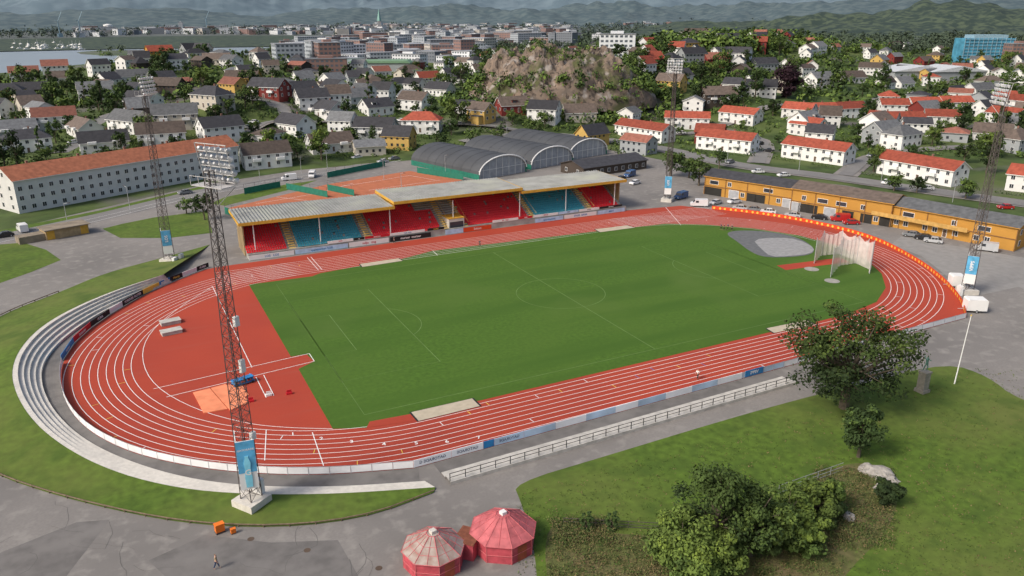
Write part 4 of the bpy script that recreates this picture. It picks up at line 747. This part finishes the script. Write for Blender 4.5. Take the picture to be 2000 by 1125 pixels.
for u,v,s in((1712,925,1.3),(1735,940,.9),(1690,915,.8),(1725,960,1.0),(1655,1010,.7)):
    x,y=S(u,v);b=MB();rn=random.Random(int(u));nu,nv=14,8
    for i in range(nv+1):
        for j in range(nu):
            th=pi*i/nv;ph=2*pi*j/nu;dv=Vector((math.sin(th)*math.cos(ph),math.sin(th)*math.sin(ph),math.cos(th)));k=s*(1+.5*noise.noise(dv*1.7+Vector((u,0,0))));b.v.append((dv.x*k*1.5,dv.y*k,dv.z*k*.6))
    b.f=[(i*nu+j,i*nu+(j+1)%nu,(i+1)*nu+(j+1)%nu,(i+1)*nu+j) for i in range(nv) for j in range(nu)][::1];b.m=[0]*len(b.f)
    O('boulder',b.mesh('bo',[M('pale_boulder',(.33,.31,.28),.95,.3,1.5,bump=.6)]),None,(x,y,.1),rn.uniform(0,3),'pale weathered boulder in rough grass','boulder','boulders on the rough bank')
b=MB()
for i in range(5000):
    u=R.uniform(1010,2000);v=R.uniform(720,1124)
    if v<945-(u-1002)*.285+25:continue
    x,y=S(u,v);b.leaves((x,y,.06),(.5,.5,.08),3,.2,[rn.choice([1,2,2,5])],rn)
O('grass_tufts',b.mesh('gt',lf+[M('dry_brush',(0,0,0))]),kind='stuff')
fence([S(1520,965),S(1645,920)],1.2,'field_fence','grey rail fence crossing the grassy slope',steel,2);fence([S(1100,1025),S(1290,1035)],.9,'field_fence','low wire fence along the thicket edge',dsteel,3)
# ---------- city
cb={}
cws=[('white',(.62,.64,.66)),('grey',(.33,.36,.39)),('brick',(.24,.15,.13)),('beige',(.46,.43,.39)),('dark grey',(.16,.175,.20))]  # whites and greys tinted slightly blue to paint in distance haze
def cbox(b,L,W,h,o=(0,0,0),yaw=0,mi=(0,1,2),roofbox=True):
    v0=len(b.v);b.box(-L/2,-W/2,-4,L/2,W/2,h,mi[0]);b.box(-L/2-.3,-W/2-.3,h+.01,L/2+.3,W/2+.3,h+.5,mi[2])
    if roofbox:b.box(-L/5,-W/5,h+.51,L/6,W/5,h+2.2,mi[0])
    for f in range(int(h/3)):
        zz=f*3+1.1
        for s in range(max(1,int(L/3.2))):
            xx=-L/2+1+s*3.2;b.poly([(xx,-W/2-.05,zz),(xx+1.9,-W/2-.05,zz),(xx+1.9,-W/2-.05,zz+1.4),(xx,-W/2-.05,zz+1.4)],mi[1])
        for s in range(max(1,int(W/3.2))):
            yy=-W/2+1+s*3.2
            for sg in(-1,1):b.poly([(sg*(L/2+.05),yy,zz),(sg*(L/2+.05),yy+1.9,zz),(sg*(L/2+.05),yy+1.9,zz+1.4),(sg*(L/2+.05),yy,zz+1.4)],mi[1])
    if yaw or o!=(0,0,0):
        c,s=math.cos(yaw),math.sin(yaw);b.v[v0:]=[(o[0]+x*c-y*s,o[1]+x*s+y*c,o[2]+z) for x,y,z in b.v[v0:]]
croof=M('city_roof',(.2,.21,.225),.8,.35,.02,rnd=.5);cglass=M('city_glass',(.09,.105,.125),.3,.2)
cm_=[M('city_'+a,c,.8,.06,rnd=.15) for a,c in cws]
def city(x,y,z,yaw,L,W,h,c,lab=None,name='city_building'):
    k=(int(L/4),int(W/4),int(h/3),c)
    if k not in cb:b=MB();cbox(b,max(8,k[0]*4),max(8,k[1]*4),max(6,k[2]*3));cb[k]=b.mesh('cb',[cm_[c],cglass,croof])
    O(name,cb[k],None,(x,y,z),yaw,lab or '%s city block with rows of windows'%cws[c][0],'building','city buildings')
n=0;tr=0;used=[];far=MB()
while n<1700 and tr<13000:
    tr+=1;u=R.uniform(150,2000);v=38+95*R.random()**1.5
    rt=u>1350
    if rt and (v>64 or R.random()<.5):continue
    if u<560 and v>90:continue
    if 1350>u>1120 and v>52:continue
    if u>940 and v>92:continue
    if u<200 and 80<v<135:continue
    x,y,z,D=ST(u,v)
    if z<1.5 or D<560 or D>4800:continue
    L=R.uniform(16,44);W=R.uniform(12,24)
    if rt:L=R.uniform(10,22);W=10
    if any(abs(x-a)<L+q and (x-a)**2+(y-c)**2<(L*.45+q)**2 for a,c,q in used+HS):continue
    used.append((x,y,L*.45));n+=1;yw=-.4664+R.choice([.5,-.6,.4])+R.uniform(-.1,.1);h=R.choice([8,9,12,12,15,18] if D<1800 else [8,9,9,12,15]);c=R.choice([0,0,0,1,2,2,3,4,1])
    if rt:h=7;c=R.choice([0,0,3])
    if D<1250 and len(used)<285 and not rt:city(x,y,z,yw,L,W,h,c)
    else:cbox(far,L,W,h,(x,y,z),yw,(c,5,6),False)
O('distant_town',far.mesh('dt',cm_+[cglass,croof]),kind='stuff')
def cp(u,v,L,W,h,c,dl,lab,name='city_building'):x,y,z,D=ST(u,v);city(x,y,z,-.4664+math.radians(dl),L,W,h,c,lab,name)
cp(838,72,46,16,18,0,5,'large white office block with long window rows');cp(1205,112,24,14,15,0,-10,'white apartment block beside the rocky hill','apartment_block');cp(1170,80,24,14,12,0,-20,'pale apartment block on the wooded ridge','apartment_block');cp(640,150,30,16,12,2,10,'dark brick office block between trees');cp(870,112,30,14,12,2,10,'brown brick block in the town');cp(1990,120,30,20,15,2,0,'orange brick block beside a scaffolded building')
cp(355,62,14,12,27,1,10,'grey glass tower near the harbour')
def T3(u,v):x,y,z,D=ST(u,v);return (x,y,z),D
(p,D)=T3(740,62);o=E('church',p,-.2,'grey stone church with green copper spire','church');b=MB();b.box(-7,-20,-2,7,20,14);b.prism([(-7,14.01),(7,14.01),(0,21)],-20,20);b.box(-4.5,-28,-2,4.5,-20.01,30);O('wall',b.mesh('w',[M('church_stone',(.3,.3,.3),.9)]),o);b=MB();b.tube((0,-24,30),(0,-24,62),6.4,.1,4);O('spire',b.mesh('s',[M('copper_green',(.2,.36,.32),.7)]),o)
(p,D)=T3(1915,120);o=E('scaffolded_building',p,-.4664,'tall building wrapped in blue scaffold sheeting','building');b=MB();b.box(-22,-9,-3,22,9,20);O('wall',b.mesh('w',[M('scaffold_sheet',(.07,.26,.38),.6,.35,.2)]),o);b=MB()
for i in range(12):b.box(-22+i*4-.15,-9.6,-3,-22+i*4+.15,-9.2,21)
for k in range(8):b.box(-22.5,-9.7,k*2.7,22.5,-9.1,k*2.7+.25)
b.box(-14,-8,20.01,16,8,23);O('scaffold',b.mesh('w',[M('scaffold_pole',(.25,.38,.45),.6)]),o)
(p,D)=T3(745,138);o=E('green_roof_hall',p,-.4664,'low wide hall with pale green metal roof','hall');b=MB();b.box(-26,-11,-2,26,11,7);O('wall',b.mesh('w',[wmat('G')]),o);b=MB();b.prism([(-27,7.01),(27,7.01),(24,9),(-24,9)],-12,12);O('roof',b.mesh('w',[M('green_roof',(.18,.30,.19),.7)]),o)
for i,(u,v) in enumerate([(1780,150),(1850,152)]):
    (p,D)=T3(u,v);o=E('warehouse',p,-.3,'low pale warehouse with shallow white roof','warehouse');b=MB();b.box(-24,-14,-2,24,14,5);O('wall',b.mesh('w',[wmat('G')]),o);b=MB();b.prism([(-25,5.01),(25,5.01),(0,9)],-15,15);O('roof',b.mesh('w',[M('pale_roof',(.5,.52,.54),.6)]),o)
tk=MB();tk.tube((0,0,-3),(0,0,14),10,10,20);tk.tube((0,0,14),(0,0,16),10,1,20);TK=tk.mesh('tk',[wpaint])
for u,v in((205,52),(225,54),(247,56),(268,53),(290,57),(212,60)):
    (p,D)=T3(u,v);O('storage_tank',TK,None,p,0,'white cylindrical storage tank at the harbour','tank','harbour storage tanks',sc=1.3)
for u,v in((118,72),(158,70),(405,60)):
    (p,D)=T3(u,v);b=MB();b.box(-1,-1,8,1,1,36);b.tube((0,0,35),(12,0,58),.7);b.tube((0,0,36),(-6,0,38),.8);b.box(-5,-5,-3,5,5,8);O('harbour_crane',b.mesh('hc',[M('crane_paint',(.22,.32,.38),.6)]),None,p,.3,'blue-grey harbour crane with raised jib','crane','harbour cranes')
bt=MB();bt.prism([(-5,0),(5,0),(6.5,1.6),(-5,1.6)],-1.6,1.6);bt.box(-3,-1.1,1.61,1.5,1.1,3);bt.tube((0,0,3),(0,0,9),.1);BT=bt.mesh('boat',[wpaint])
for i in range(40):
    x,y=S(R.uniform(20,160),R.uniform(84,98),-1);O('moored_boat',BT,None,(x,y,-1),.4+R.choice([0,1.57]),'white boat moored in the harbour','boat','moored boats')
# ---------- camera, light
cam=bpy.data.cameras.new('camera');co=bpy.data.objects.new('camera',cam);C.objects.link(co);cam.sensor_width=36;cam.lens=FP/2000*36;cam.clip_end=30000;cam.clip_start=.5
co.matrix_world=Matrix(((R2[0],U2[0],-F[0],CAM[0]),(R2[1],U2[1],-F[1],CAM[1]),(R2[2],U2[2],-F[2],CAM[2]),(0,0,0,1)));bpy.context.scene.camera=co
el=math.radians(42);sa=YAW+math.radians(125)
sd=Vector((math.cos(sa)*math.cos(el),math.sin(sa)*math.cos(el),math.sin(el)))
sl=bpy.data.lights.new('sun','SUN');sl.energy=2.5;sl.angle=math.radians(14);sl.color=(1,.94,.86);so=bpy.data.objects.new('sun',sl);C.objects.link(so);so.rotation_euler=sd.to_track_quat('Z','Y').to_euler()
w=bpy.data.worlds.new('World');bpy.context.scene.world=w;w.use_nodes=True;N=w.node_tree.nodes;s=N.new('ShaderNodeTexSky');s.sky_type='NISHITA';s.sun_disc=False;s.sun_elevation=el;s.sun_rotation=math.atan2(sd.x,sd.y);s.air_density=1;s.dust_density=5;w.node_tree.links.new(s.outputs[0],N['Background'].inputs[0]);N['Background'].inputs[1].default_value=.15
sc=bpy.context.scene;sc.view_settings.view_transform='Standard';sc.view_settings.look='None'
